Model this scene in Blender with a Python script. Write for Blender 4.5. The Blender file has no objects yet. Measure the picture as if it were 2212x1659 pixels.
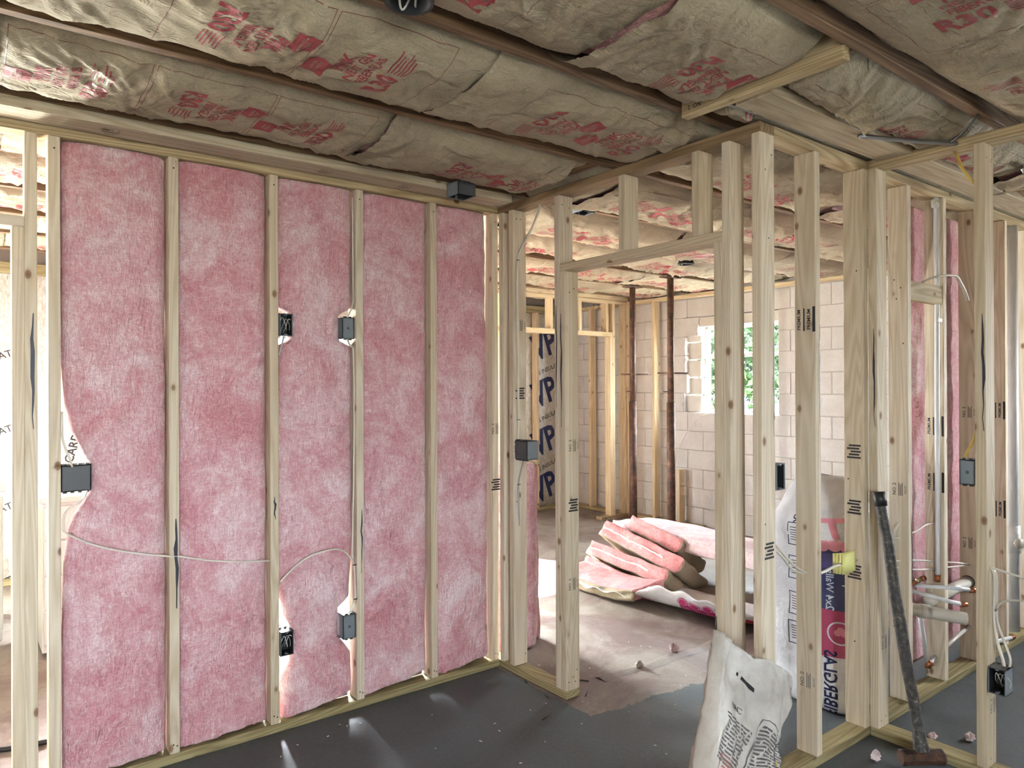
import bpy, bmesh, math, random
import numpy as np
from mathutils import Vector, Matrix

random.seed(7)
SC = bpy.context.scene
COL = SC.collection
PI = math.pi

# ------------------------------------------------------------------ camera
cam_d = bpy.data.cameras.new('camera')
cam = bpy.data.objects.new('camera', cam_d)
COL.objects.link(cam)
YAW, PITCH, ROLL = math.radians(37.71), math.radians(0.14), math.radians(-0.22)
fw = Vector((math.sin(YAW) * math.cos(PITCH), math.cos(YAW) * math.cos(PITCH), math.sin(PITCH)))
rt = Vector((math.cos(YAW), -math.sin(YAW), 0))
upv = rt.cross(fw)
r2 = rt * math.cos(ROLL) + upv * math.sin(ROLL)
u2 = upv * math.cos(ROLL) - rt * math.sin(ROLL)
cam.matrix_world = Matrix(((r2.x, u2.x, -fw.x, -2.326), (r2.y, u2.y, -fw.y, -3.128),
                           (r2.z, u2.z, -fw.z, 1.510), (0, 0, 0, 1)))
cam_d.sensor_fit = 'HORIZONTAL'
cam_d.sensor_width = 36.0
cam_d.lens = 36.0 * 1561.2 / 2212.0
cam_d.clip_start = 0.05
SC.camera = cam

# ------------------------------------------------------------------ sky and daylight
world = bpy.data.worlds.new('daylight_sky')
SC.world = world
world.use_nodes = True
wn = world.node_tree.nodes
wl = world.node_tree.links
wn.clear()
wo = wn.new('ShaderNodeOutputWorld')
wb = wn.new('ShaderNodeBackground')
wb.inputs['Color'].default_value = (0.82, 0.92, 1.0, 1)
wb.inputs['Strength'].default_value = 30.0
wl.new(wb.outputs[0], wo.inputs[0])

def area(name, loc, direction, sx, sy, power, color, portal=False, spread=PI):
    l = bpy.data.lights.new(name, 'AREA')
    l.shape = 'RECTANGLE'
    l.size, l.size_y = sx, sy
    l.energy = power
    l.color = color
    l.spread = spread
    if portal:
        l.cycles.is_portal = True
    o = bpy.data.objects.new(name, l)
    COL.objects.link(o)
    o.location = loc
    d = Vector(direction).normalized()
    o.rotation_euler = d.to_track_quat('-Z', 'Y').to_euler()
    return o

# the broken-out window in the far block wall (world light comes in through it)
area('window_portal', (4.16, 1.28, 1.67), (-1, 0, 0), 1.0, 0.95, 1.0, (1, 1, 1), True)
# sunlight slanting in from behind the far wall
sun_d = bpy.data.lights.new('sun', 'SUN')
sun_d.energy = 110.0
sun_d.angle = 0.012
sun_d.color = (1.0, 0.96, 0.88)
sun = bpy.data.objects.new('sun', sun_d)
COL.objects.link(sun)
sun.location = (-3, 12, 9)
sun.rotation_euler = Vector((1.0, -2.45, -1.6)).to_track_quat('-Z', 'Y').to_euler()
# laundry daylight is inferred; back, near and bath lamps are added unseen fill
area('added_fill_back', (0.2, 3.98, 1.45), (-0.35, -1, -1.1), 1.4, 1.1, 420, (0.90, 0.96, 1.0), spread=1.35)
area('window_daylight_laundry', (-3.65, 3.98, 1.05), (0.05, -1, 0), 1.0, 1.1, 470, (0.97, 1.0, 0.94))
area('added_fill_near', (-2.9, -5.58, 1.45), (0.05, 1, -0.38), 1.0, 1.2, 12, (0.93, 0.96, 1.0), spread=2.1)
area('added_fill_bath', (4.22, -2.9, 1.6), (-1, 0.1, -0.2), 0.6, 0.9, 30, (0.92, 0.96, 1.0))

vs = SC.view_settings
vs.view_transform = 'Standard'
vs.look = 'None'
vs.exposure = 1.15
vs.gamma = 1.0
vs.use_curve_mapping = False
SC.cycles.max_bounces = 8
SC.cycles.diffuse_bounces = 5
SC.cycles.glossy_bounces = 3
SC.cycles.transmission_bounces = 6
SC.cycles.caustics_reflective = False
SC.cycles.caustics_refractive = False
SC.cycles.sample_clamp_indirect = 6.0
SC.cycles.use_light_tree = False
SC.cycles.adaptive_threshold = 0.15

# ------------------------------------------------------------------ materials
MATS = {}
def srgb(r, g, b):
    f = lambda c: (c / 255 / 12.92) if c / 255 <= 0.04045 else ((c / 255 + 0.055) / 1.055) ** 2.4
    return (f(r), f(g), f(b), 1)

class NT:
    def __init__(self, name):
        self.m = bpy.data.materials.new(name)
        self.m.use_nodes = True
        self.t = self.m.node_tree
        self.n = self.t.nodes
        self.n.clear()
        self.out = self.n.new('ShaderNodeOutputMaterial')
        self.b = self.n.new('ShaderNodeBsdfPrincipled')
        self.t.links.new(self.b.outputs[0], self.out.inputs[0])
        MATS[name] = self.m
    def node(self, typ, **kw):
        nd = self.n.new('ShaderNode' + typ)
        for k, v in kw.items():
            if k.startswith('i_'):
                key = k[2:]
                nd.inputs[int(key) if key.isdigit() else key.replace('_', ' ')].default_value = v
            else:
                setattr(nd, k, v)
        return nd
    def link(self, a, b):
        self.t.links.new(a, b)
    def coords(self, kind='Object', scale=(1, 1, 1), rnd=False, rot=(0, 0, 0)):
        tc = self.node('TexCoord')
        mp = self.node('Mapping')
        mp.inputs['Scale'].default_value = scale
        mp.inputs['Rotation'].default_value = rot
        src = tc.outputs[kind]
        if rnd:
            oi = self.node('ObjectInfo')
            mu = self.node('Math', operation='MULTIPLY')
            mu.inputs[1].default_value = 57.3
            self.link(oi.outputs['Random'], mu.inputs[0])
            ad = self.node('VectorMath', operation='ADD')
            self.link(src, ad.inputs[0])
            self.link(mu.outputs[0], ad.inputs[1])
            src = ad.outputs[0]
        self.link(src, mp.inputs['Vector'])
        return mp.outputs[0]
    def noise(self, vec, scale, detail=3, rough=0.55, dist=0.0):
        nd = self.node('TexNoise')
        nd.inputs['Scale'].default_value = scale
        nd.inputs['Detail'].default_value = detail
        nd.inputs['Roughness'].default_value = rough
        nd.inputs['Distortion'].default_value = dist
        if vec is not None:
            self.link(vec, nd.inputs['Vector'])
        return nd.outputs['Fac']
    def ramp(self, fac, stops, interp='LINEAR'):
        r = self.node('ValToRGB')
        r.color_ramp.interpolation = interp
        el = r.color_ramp.elements
        while len(el) < len(stops):
            el.new(0.5)
        for e, (p, c) in zip(el, stops):
            e.position = p
            e.color = c if len(c) == 4 else (*c, 1)
        self.link(fac, r.inputs[0])
        return r.outputs[0]
    def mix(self, fac, a, b, mode='MIX'):
        m = self.node('MixRGB', blend_type=mode)
        for sock, v in ((m.inputs[0], fac), (m.inputs[1], a), (m.inputs[2], b)):
            if isinstance(v, (int, float)):
                sock.default_value = v
            elif isinstance(v, tuple):
                sock.default_value = v
            else:
                self.link(v, sock)
        return m.outputs[0]
    def math(self, op, a, b=0.0):
        m = self.node('Math', operation=op)
        for sock, v in ((m.inputs[0], a), (m.inputs[1], b)):
            if isinstance(v, (int, float)):
                sock.default_value = v
            else:
                self.link(v, sock)
        return m.outputs[0]
    def base(self, c):
        if isinstance(c, tuple):
            self.b.inputs['Base Color'].default_value = c
        else:
            self.link(c, self.b.inputs['Base Color'])
    def bump(self, h, strength=0.3, dist=0.01):
        bp = self.node('Bump')
        bp.inputs['Strength'].default_value = strength
        bp.inputs['Distance'].default_value = dist
        self.link(h, bp.inputs['Height'])
        self.link(bp.outputs[0], self.b.inputs['Normal'])
    def set(self, **kw):
        for k, v in kw.items():
            self.b.inputs[k.replace('_', ' ')].default_value = v

def plain(name, col, rough=0.6, metal=0.0, **kw):
    t = NT(name)
    v = t.coords('Object', (1, 1, 1))
    n = t.noise(v, 14, 3)
    d = tuple(c * 0.86 for c in col[:3]) + (1,)
    t.base(t.mix(n, d, col))
    t.set(Roughness=rough, Metallic=metal, **kw)
    return t.m

def wood(name, light, dark, knot, knotty=0.08, rough=0.72):
    t = NT(name)
    v = t.coords('Object', (1, 1, 1), True)
    mp = t.node('Mapping'); mp.inputs['Scale'].default_value = (7, 7, 0.42)
    t.link(v, mp.inputs['Vector'])
    low = t.noise(mp.outputs[0], 1.0, 2, 0.5, 0.6)
    rings = t.math('PINGPONG', t.math('MULTIPLY', low, 15.0), 0.5)
    rings = t.math('MULTIPLY', rings, 2.0)
    mp2 = t.node('Mapping'); mp2.inputs['Scale'].default_value = (160, 160, 4)
    t.link(v, mp2.inputs['Vector'])
    fine = t.noise(mp2.outputs[0], 1.0, 2, 0.6)
    fac = t.math('ADD', t.math('MULTIPLY', rings, 0.55), t.math('MULTIPLY', fine, 0.45))
    c = t.ramp(fac, [(0.25, light), (0.85, dark)])
    # boards differ a little from each other
    oi = t.node('ObjectInfo')
    hue = t.ramp(oi.outputs['Random'], [(0.0, (0.86, 0.82, 0.74)), (0.5, (1, 1, 1)), (1.0, (1.08, 1.04, 0.98))])
    c = t.mix(1.0, c, hue, 'MULTIPLY')
    vo = t.node('TexVoronoi')
    vo.inputs['Scale'].default_value = 1.0
    mp3 = t.node('Mapping'); mp3.inputs['Scale'].default_value = (9, 9, 5.5)
    t.link(v, mp3.inputs['Vector'])
    t.link(mp3.outputs[0], vo.inputs['Vector'])
    kf = t.ramp(vo.outputs['Distance'], [(0.0, (1, 1, 1)), (knotty, (0.75, 0.75, 0.75)), (knotty + 0.03, (0.15, 0.15, 0.15)), (knotty + 0.10, (0, 0, 0))])
    c = t.mix(kf, c, knot)
    t.base(c)
    t.set(Roughness=rough)
    t.b.inputs['Specular IOR Level'].default_value = 0.25
    return t.m

wood('pine', srgb(217, 206, 188), srgb(192, 177, 154), srgb(120, 84, 52))
wood('pine_far', srgb(222, 206, 176), srgb(198, 176, 140), srgb(130, 92, 58))
wood('plate_wood', srgb(184, 168, 136), srgb(140, 120, 88), srgb(92, 64, 38))
wood('treated', srgb(168, 158, 122), srgb(126, 114, 82), srgb(86, 66, 40))
wood('brown_plate', srgb(142, 122, 94), srgb(104, 84, 60), srgb(60, 42, 28))  # darker brown than the other plates
wood('old_joist', srgb(124, 100, 76), srgb(82, 62, 45), srgb(48, 30, 20))
wood('whitewood', srgb(196, 186, 168), srgb(168, 154, 132), srgb(110, 84, 62))

def pink(name, a, b, c, sss=False):
    t = NT(name)
    v = t.coords('Object', (1, 1, 1), True)
    swirl = t.noise(v, 4.5, 4, 0.65, 0.7)
    mp = t.node('Mapping'); mp.inputs['Scale'].default_value = (46, 30, 14); mp.inputs['Rotation'].default_value = (0, 0.5, 0)
    t.link(v, mp.inputs['Vector'])
    fib = t.noise(mp.outputs[0], 1.6, 2, 0.8, 1.5)
    mp2 = t.node('Mapping'); mp2.inputs['Scale'].default_value = (18, 30, 50); mp2.inputs['Rotation'].default_value = (0.2, -0.6, 0)
    t.link(v, mp2.inputs['Vector'])
    fib2 = t.noise(mp2.outputs[0], 1.6, 2, 0.8, 1.7)
    f = t.math('ADD', t.math('MULTIPLY', swirl, 0.50), t.math('ADD', t.math('MULTIPLY', fib, 0.26), t.math('MULTIPLY', fib2, 0.26)))
    col = t.ramp(f, [(0.40, a), (0.51, b), (0.62, c)])
    t.base(col)
    t.set(Roughness=1.0)
    t.b.inputs['Specular IOR Level'].default_value = 0.05
    t.b.inputs['Sheen Weight'].default_value = 0.25
    t.b.inputs['Sheen Roughness'].default_value = 0.5
    if sss:
        t.b.inputs['Subsurface Weight'].default_value = 0.35
        t.b.inputs['Subsurface Radius'].default_value = (0.9, 0.35, 0.3)
        t.b.inputs['Subsurface Scale'].default_value = 0.03
    t.bump(fib, 0.6, 0.012)
    return t.m

pink('pink_wool', srgb(190, 128, 137), srgb(206, 162, 168), srgb(227, 205, 208), False)
pink('pink_cut', srgb(192, 120, 122), srgb(208, 146, 147), srgb(224, 178, 176))
pink('pink_pale', srgb(206, 170, 174), srgb(222, 200, 202), srgb(236, 226, 226))
plain('fiber', srgb(236, 200, 202), 0.9)
plain('paper_white', srgb(236, 232, 226), 0.7)

# kraft paper facing
t = NT('kraft')
v = t.coords('Object', (1, 1, 1), True)
n1 = t.noise(v, 3.0, 4, 0.6, 0.5)
n2 = t.noise(v, 160, 1, 0.7)
f = t.math('ADD', t.math('MULTIPLY', n1, 0.7), t.math('MULTIPLY', n2, 0.3))
t.base(t.ramp(f, [(0.3, srgb(134, 124, 105)), (0.7, srgb(178, 166, 142))]))
t.set(Roughness=0.78)
t.b.inputs['Specular IOR Level'].default_value = 0.2
mp = t.node('Mapping'); mp.inputs['Scale'].default_value = (9, 22, 9); mp.inputs['Rotation'].default_value = (0, 0, 0.5)
t.link(v, mp.inputs['Vector'])
cr = t.noise(mp.outputs[0], 1.3, 3, 0.65, 1.2)
cr = t.math('ABSOLUTE', t.math('SUBTRACT', cr, 0.5))
t.bump(cr, 0.6, 0.02)
plain('kraft_dark', srgb(150, 124, 92), 0.7)

plain('print_red', srgb(150, 60, 65), 0.6)
plain('print_line', srgb(118, 74, 62), 0.6)
plain('ink_black', srgb(34, 32, 34), 0.6)
plain('ink_marker', srgb(40, 42, 58), 0.5)
plain('ink_navy', srgb(24, 34, 78), 0.5)
plain('nail_dark', srgb(46, 36, 30), 0.5, 0.6)

# concrete floor: grey-blue paint in the near room, bare tan concrete with reddish stains beyond a ragged edge
t = NT('concrete_floor')
v = t.coords('Object', (1, 1, 1))
sep = t.node('SeparateXYZ'); t.link(v, sep.inputs[0])
big = t.noise(v, 0.9, 4, 0.6, 0.6)
mid = t.noise(v, 4.5, 5, 0.65, 0.4)
fin = t.noise(v, 60, 4, 0.7)
edge = t.math('ADD', sep.outputs[1], t.math('MULTIPLY', sep.outputs[0], 0.12))
edge = t.math('ADD', edge, t.math('MULTIPLY', t.math('SUBTRACT', t.noise(v, 6, 5, 0.7), 0.5), 0.16))
thr = t.math('GREATER_THAN', edge, -0.735)
inx = t.math('GREATER_THAN', t.math('ADD', sep.outputs[0], t.math('MULTIPLY', t.math('SUBTRACT', t.noise(v, 9, 4, 0.7), 0.5), 0.05)), -0.02)
bare = t.math('MULTIPLY', thr, inx)
lft = t.math('GREATER_THAN', sep.outputs[1], 0.02)
bare = t.math('MAXIMUM', bare, lft)
paint = t.ramp(t.math('ADD', t.math('MULTIPLY', mid, 0.6), t.math('MULTIPLY', fin, 0.4)), [(0.3, srgb(50, 54, 57)), (0.75, srgb(90, 98, 102))])
worn = t.ramp(t.noise(v, 2.1, 6, 0.72, 0.9), [(0.55, (0, 0, 0)), (0.72, (0.55, 0.55, 0.55))])
paint = t.mix(worn, paint, srgb(62, 60, 57))
tan = t.ramp(t.math('ADD', t.math('MULTIPLY', mid, 0.55), t.math('MULTIPLY', fin, 0.45)), [(0.3, srgb(112, 104, 96)), (0.75, srgb(158, 148, 137))])
red = t.ramp(t.noise(v, 1.7, 6, 0.7, 0.8), [(0.42, (0, 0, 0)), (0.58, (0.8, 0.8, 0.8))])
tan = t.mix(red, tan, srgb(104, 82, 78))
t.base(t.mix(bare, paint, tan))
rr = t.ramp(mid, [(0.3, (0.42, 0.42, 0.42)), (0.7, (0.68, 0.68, 0.68))])
t.link(rr, t.b.inputs['Roughness'])
t.bump(t.math('ADD', t.math('MULTIPLY', fin, 0.3), t.math('ADD', mid, t.math('MULTIPLY', bare, 0.4))), 0.25, 0.006)

# painted concrete block
t = NT('painted_block')
v = t.coords('Object', (1, 1, 1), True)
n1 = t.noise(v, 5, 4, 0.6)
n2 = t.noise(v, 70, 4, 0.7)
c = t.ramp(t.math('ADD', t.math('MULTIPLY', n1, 0.5), t.math('MULTIPLY', n2, 0.5)), [(0.3, srgb(190, 185, 181)), (0.7, srgb(220, 215, 212))])
sp = t.ramp(t.noise(v, 34, 5, 0.75, 0.4), [(0.68, (0, 0, 0)), (0.74, (0.8, 0.8, 0.8))])
c = t.mix(sp, c, srgb(120, 104, 96))
t.base(c); t.set(Roughness=0.8)
t.bump(n2, 0.3, 0.006)
plain('mortar', srgb(176, 170, 166), 0.9)
plain('broken_block', srgb(222, 216, 206), 0.95)
plain('outer_concrete', srgb(190, 184, 176), 0.9)
plain('subfloor', srgb(120, 92, 62), 0.9)

t = NT('foil')
v = t.coords('Object', (1, 1, 1))
mp = t.node('Mapping'); mp.inputs['Scale'].default_value = (30, 30, 14)
t.link(v, mp.inputs['Vector'])
n1 = t.noise(mp.outputs[0], 1.6, 5, 0.6, 1.0)
t.base(t.ramp(n1, [(0.3, srgb(176, 172, 166)), (0.7, srgb(228, 226, 220))]))
t.set(Roughness=0.34, Metallic=0.75)
t.bump(n1, 0.5, 0.01)

plain('box_grey', srgb(120, 130, 138), 0.45)
plain('box_dark', srgb(74, 76, 80), 0.5)
plain('box_inside', srgb(22, 24, 27), 0.6)
plain('cable_white', srgb(226, 220, 208), 0.45)
plain('cable_yellow', srgb(206, 176, 84), 0.45)
plain('cable_grey', srgb(170, 168, 166), 0.45)
plain('cable_orange', srgb(222, 106, 70), 0.5)
plain('pipe_white', srgb(232, 234, 238), 0.35)
plain('pipe_cream', srgb(206, 200, 188), 0.4)
plain('copper', srgb(176, 108, 76), 0.35, 0.9)
plain('brass', srgb(206, 190, 150), 0.35, 0.7)
plain('steel', srgb(180, 182, 186), 0.35, 0.9)
plain('black_plastic', srgb(26, 26, 28), 0.5)
plain('appliance_white', srgb(222, 222, 214), 0.35)
plain('cabinet_grey', srgb(196, 198, 186), 0.5)
plain('sticky_yellow', srgb(236, 232, 150), 0.7)
plain('magenta', srgb(178, 38, 110), 0.45)
plain('logo_red', srgb(196, 44, 44), 0.45)
plain('purple', srgb(84, 78, 140), 0.35)
plain('navy_band', srgb(56, 62, 104), 0.35)
plain('rose_band', srgb(176, 74, 106), 0.4)
plain('pale_pink', srgb(226, 150, 168), 0.4)
plain('lettering_pale', srgb(206, 214, 222), 0.4)
plain('caulk', srgb(236, 236, 232), 0.2)
plain('tarp_blue', srgb(48, 74, 124), 0.6)
plain('dusty_leaf', srgb(52, 74, 40), 0.7)
plain('leaf', srgb(40, 66, 28), 0.6)
plain('outdoor_ground', srgb(206, 198, 180), 0.9)
plain('paper_red', srgb(160, 90, 84), 0.7)
plain('ink_grey', srgb(96, 92, 92), 0.7)
plain('window_frame_white', srgb(240, 240, 238), 0.4)

t = NT('rusty_steel')
v = t.coords('Object', (1, 1, 1))
n1 = t.noise(v, 18, 5, 0.7)
t.base(t.ramp(n1, [(0.35, srgb(44, 34, 30)), (0.6, srgb(92, 62, 46)), (0.75, srgb(132, 116, 104))]))
t.set(Roughness=0.7, Metallic=0.3)
t.bump(n1, 0.4, 0.004)
t = NT('handle_worn')
v = t.coords('Object', (1, 1, 1))
n1 = t.noise(v, 46, 5, 0.75, 0.4)
t.base(t.ramp(n1, [(0.40, srgb(38, 36, 35)), (0.58, srgb(70, 66, 62)), (0.72, srgb(150, 140, 128))]))
t.set(Roughness=0.6)
t.bump(n1, 0.5, 0.004)

t = NT('bag_plastic')
v = t.coords('Object', (1, 1, 1))
n1 = t.noise(v, 6, 4, 0.6, 0.6)
t.base(t.ramp(n1, [(0.3, srgb(206, 206, 210)), (0.7, srgb(236, 236, 238))]))
t.set(Roughness=0.28)
t.b.inputs['Specular IOR Level'].default_value = 0.6
t.bump(t.noise(v, 22, 4, 0.6, 1.2), 0.4, 0.012)
t = NT('bag_paper')
v = t.coords('Object', (1, 1, 1))
n1 = t.noise(v, 9, 4, 0.6, 0.4)
t.base(t.ramp(n1, [(0.3, srgb(164, 158, 150)), (0.7, srgb(198, 194, 188))]))
t.set(Roughness=0.5)
t.bump(t.noise(v, 30, 5, 0.6, 0.8), 0.35, 0.008)

# ------------------------------------------------------------------ helpers
def link(o, parent=None):
    COL.objects.link(o)
    if parent is not None:
        o.parent = parent
        o.matrix_parent_inverse = wm(parent).inverted()
    return o

def wm(o):
    m = o.matrix_basis.copy()
    if o.parent is not None:
        m = wm(o.parent) @ o.matrix_parent_inverse @ m
    return m

def tag(o, label=None, cat=None, group=None, kind=None):
    if label: o['label'] = label
    if cat: o['category'] = cat
    if group: o['group'] = group
    if kind: o['kind'] = kind
    return o

def empty(name, loc=(0, 0, 0), parent=None):
    o = bpy.data.objects.new(name, None)
    o.empty_display_size = 0.1
    o.location = loc
    return link(o, parent)

def mobj(name, mesh, mat, parent=None, loc=None, rot=None):
    if mat is not None and len(mesh.materials) == 0:
        mesh.materials.append(MATS[mat])
    o = bpy.data.objects.new(name, mesh)
    if loc is not None: o.location = loc
    if rot is not None: o.rotation_euler = rot
    return link(o, parent)

def pydata(name, verts, faces, smooth=False):
    me = bpy.data.meshes.new(name)
    me.from_pydata([tuple(map(float, v)) for v in verts], [], faces)
    if smooth:
        me.polygons.foreach_set('use_smooth', [True] * len(me.polygons))
    me.update()
    return me

def from_bm(name, bm, smooth=False):
    me = bpy.data.meshes.new(name)
    bm.to_mesh(me)
    bm.free()
    if smooth:
        me.polygons.foreach_set('use_smooth', [True] * len(me.polygons))
    return me

BOXES = {}
def box_mesh(dx, dy, dz, mat, bev=0.0025):
    key = (round(dx, 4), round(dy, 4), round(dz, 4), mat, bev)
    if key in BOXES:
        return BOXES[key]
    bm = bmesh.new()
    bmesh.ops.create_cube(bm, size=1.0)
    bmesh.ops.scale(bm, vec=(dx, dy, dz), verts=bm.verts)
    if bev > 0:
        bmesh.ops.bevel(bm, geom=list(bm.edges), offset=min(bev, min(dx, dy, dz) * 0.3), segments=1, affect='EDGES')
    me = from_bm('board', bm)
    me.materials.append(MATS[mat])
    BOXES[key] = me
    return me

def board(name, mn, mx, mat, parent=None, bev=0.0025):
    """a piece of lumber between two corners; its grain runs along the longest side (local Z)"""
    mn, mx = Vector(mn), Vector(mx)
    d = mx - mn
    c = (mn + mx) / 2
    ax = max(range(3), key=lambda i: d[i])
    if ax == 2:
        me, rot = box_mesh(d.x, d.y, d.z, mat, bev), (0, 0, 0)
    elif ax == 0:
        me, rot = box_mesh(d.z, d.y, d.x, mat, bev), (0, PI / 2, 0)
    else:
        me, rot = box_mesh(d.x, d.z, d.y, mat, bev), (-PI / 2, 0, 0)
    return mobj(name, me, None, parent, c, rot)

def sweep(pts, r, n=6, flat=1.0, closed_ends=True, smoothn=4):
    """tube along a smoothed polyline"""
    P = [Vector(p) for p in pts]
    if smoothn > 1 and len(P) > 2:
        out = []
        for i in range(len(P) - 1):
            p0 = P[max(i - 1, 0)]; p1 = P[i]; p2 = P[i + 1]; p3 = P[min(i + 2, len(P) - 1)]
            for k in range(smoothn):
                t_ = k / smoothn
                a = 2 * p1 + (p2 - p0) * t_ + (2 * p0 - 5 * p1 + 4 * p2 - p3) * t_ ** 2 + (-p0 + 3 * p1 - 3 * p2 + p3) * t_ ** 3
                out.append(a * 0.5)
        out.append(P[-1])
        P = out
    verts, faces = [], []
    prev = None
    for i, p in enumerate(P):
        tan = (P[min(i + 1, len(P) - 1)] - P[max(i - 1, 0)]).normalized()
        ref = Vector((0, 0, 1)) if abs(tan.z) < 0.9 else Vector((1, 0, 0))
        if prev is not None:
            ref = prev
        s = tan.cross(ref)
        if s.length < 1e-5: s = tan.orthogonal()
        s.normalize()
        u = s.cross(tan).normalized()
        prev = u
        rr = r[i * (len(r) - 1) // max(len(P) - 1, 1)] if isinstance(r, (list, tuple)) else r
        for k in range(n):
            a = 2 * PI * k / n
            verts.append(p + s * math.cos(a) * rr * flat + u * math.sin(a) * rr)
    m = len(P)
    for i in range(m - 1):
        for k in range(n):
            a, b = i * n + k, i * n + (k + 1) % n
            faces.append((a, b, b + n, a + n))
    if closed_ends:
        faces.append(tuple(range(n - 1, -1, -1)))
        faces.append(tuple(range((m - 1) * n, m * n)))
    return verts, faces

def tube(name, pts, r, mat, parent=None, n=8, flat=1.0, smoothn=4, closed=True):
    v, f = sweep(pts, r, n, flat, closed, smoothn)
    return mobj(name, pydata(name, v, f, True), mat, parent)

class MB:
    """collects shapes into one mesh"""
    def __init__(self):
        self.v, self.f = [], []
    def add(self, v, f):
        k = len(self.v)
        self.v += [tuple(a) for a in v]
        self.f += [tuple(i + k for i in g) for g in f]
        return self
    def box(self, mn, mx):
        x0, y0, z0 = mn; x1, y1, z1 = mx
        return self.add([(x0, y0, z0), (x1, y0, z0), (x1, y1, z0), (x0, y1, z0), (x0, y0, z1), (x1, y0, z1), (x1, y1, z1), (x0, y1, z1)],
                        [(0, 3, 2, 1), (4, 5, 6, 7), (0, 1, 5, 4), (1, 2, 6, 5), (2, 3, 7, 6), (3, 0, 4, 7)])
    def quad(self, a, b, c, d):
        return self.add([a, b, c, d], [(0, 1, 2, 3)])
    def sweep(self, *a, **k):
        return self.add(*sweep(*a, **k))
    def build(self, name, mat, parent=None, smooth=False):
        return mobj(name, pydata(name, self.v, self.f, smooth), mat, parent)

# ---- vectorised gradient noise
_rng = np.random.RandomState(11)
_perm = _rng.permutation(512)
_ang = _rng.rand(512) * 2 * np.pi
def pn(x, y, seed=0):
    x = np.asarray(x, float) + seed * 17.13; y = np.asarray(y, float) + seed * 9.71
    xi = np.floor(x).astype(int); yi = np.floor(y).astype(int)
    xf = x - xi; yf = y - yi
    def g(ix, iy, dx, dy):
        a = _ang[_perm[(_perm[ix & 511] + iy) & 511]]
        return np.cos(a) * dx + np.sin(a) * dy
    u = xf * xf * xf * (xf * (xf * 6 - 15) + 10); v = yf * yf * yf * (yf * (yf * 6 - 15) + 10)
    a = g(xi, yi, xf, yf); b = g(xi + 1, yi, xf - 1, yf); c = g(xi, yi + 1, xf, yf - 1); d = g(xi + 1, yi + 1, xf - 1, yf - 1)
    return (a * (1 - u) + b * u) * (1 - v) + (c * (1 - u) + d * u) * v
def ridge(x, y, seed=0):
    return 1.0 - np.minimum(1.0, 2.2 * np.abs(pn(x, y, seed)))

# ---- lettering as flat mesh
TXT = {}
def text_geo(s, size, bold=0.0, sx=1.0):
    key = (s, size, bold, sx)
    if key not in TXT:
        cu = bpy.data.curves.new('lettering', 'FONT')
        cu.body = s
        cu.size = size
        cu.align_x = 'CENTER'
        cu.align_y = 'CENTER'
        cu.resolution_u = 2
        cu.offset = bold * size
        ob = bpy.data.objects.new('lettering', cu)
        COL.objects.link(ob)
        bpy.context.view_layer.update()
        me = bpy.data.meshes.new_from_object(ob.evaluated_get(bpy.context.evaluated_depsgraph_get()))
        v = [(p.co.x * sx, p.co.y, 0.0) for p in me.vertices]
        f = [tuple(p.vertices) for p in me.polygons]
        bpy.data.objects.remove(ob)
        bpy.data.curves.remove(cu)
        bpy.data.meshes.remove(me)
        TXT[key] = (v, f)
    return TXT[key]

def lettering(name, geo, origin, right, up, mat, parent, lift=0.0008):
    """flat lettering laid on a surface; right x up points off the surface"""
    o = Vector(origin); r = Vector(right).normalized(); u = Vector(up).normalized(); n = r.cross(u)
    v, f = geo
    return mobj(name, pydata(name, [o + r * a[0] + u * a[1] + n * lift for a in v], f), mat, parent)

def merge_geo(items):
    """items: (geo, dx, dy, rot)"""
    V, F = [], []
    for (v, f), dx, dy, rot in items:
        k = len(V); c, s = math.cos(rot), math.sin(rot)
        V += [(a[0] * c - a[1] * s + dx, a[0] * s + a[1] * c + dy, 0.0) for a in v]
        F += [tuple(i + k for i in g) for g in f]
    return V, F

def bars(rects):
    V, F = [], []
    for x0, y0, x1, y1 in rects:
        k = len(V)
        V += [(x0, y0, 0), (x1, y0, 0), (x1, y1, 0), (x0, y1, 0)]
        F.append((k, k + 1, k + 2, k + 3))
    return V, F

STAMP1 = merge_geo([(text_geo('NO. 2', 0.022, 0.01), 0, 0.018, 0), (bars([(-0.03, -0.004 - i * 0.007, 0.03 - 0.008 * (i % 2), -0.001 - i * 0.007) for i in range(3)]), 0, 0, 0),
                    (text_geo('KD-HT', 0.012, 0.01), 0, -0.032, 0)])
STAMP2 = merge_geo([(text_geo('PREMIUM', 0.02, 0.02), 0, 0.024, 0), (text_geo('PREMIUM', 0.02, 0.03), 0, -0.018, 0), (bars([(-0.045, 0.000, 0.045, 0.006), (-0.05, -0.045, 0.05, -0.033)]), 0, 0, 0)])
STAMP3 = merge_geo([(bars([(-0.030 + i * 0.013, -0.030 + 0.006 * (i % 2), -0.022 + i * 0.013, 0.030 - 0.008 * (i % 3)) for i in range(5)]), 0, 0, 0)])

# ------------------------------------------------------------------ dimensions
H = 2.436          # underside of the top plates
PL = 0.038
SD = 0.089         # depth of a stud
L = 1.6025         # length of the doorway wall
XD = 0.795         # left face of the short wall at the right
JZ = 2.50          # underside of the joists

def stud_x(parent, x0, y0, z0=PL, z1=H, mat='pine', name='stud'):
    """stud in a wall that runs along X: narrow edge faces the camera"""
    return board(name, (x0, y0, z0), (x0 + 0.038, y0 + SD, z1), mat, parent)
def stud_y(parent, y0, x0, z0=PL, z1=H, mat='pine', name='stud'):
    return board(name, (x0, y0, z0), (x0 + SD, y0 + 0.038, z1), mat, parent)

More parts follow.
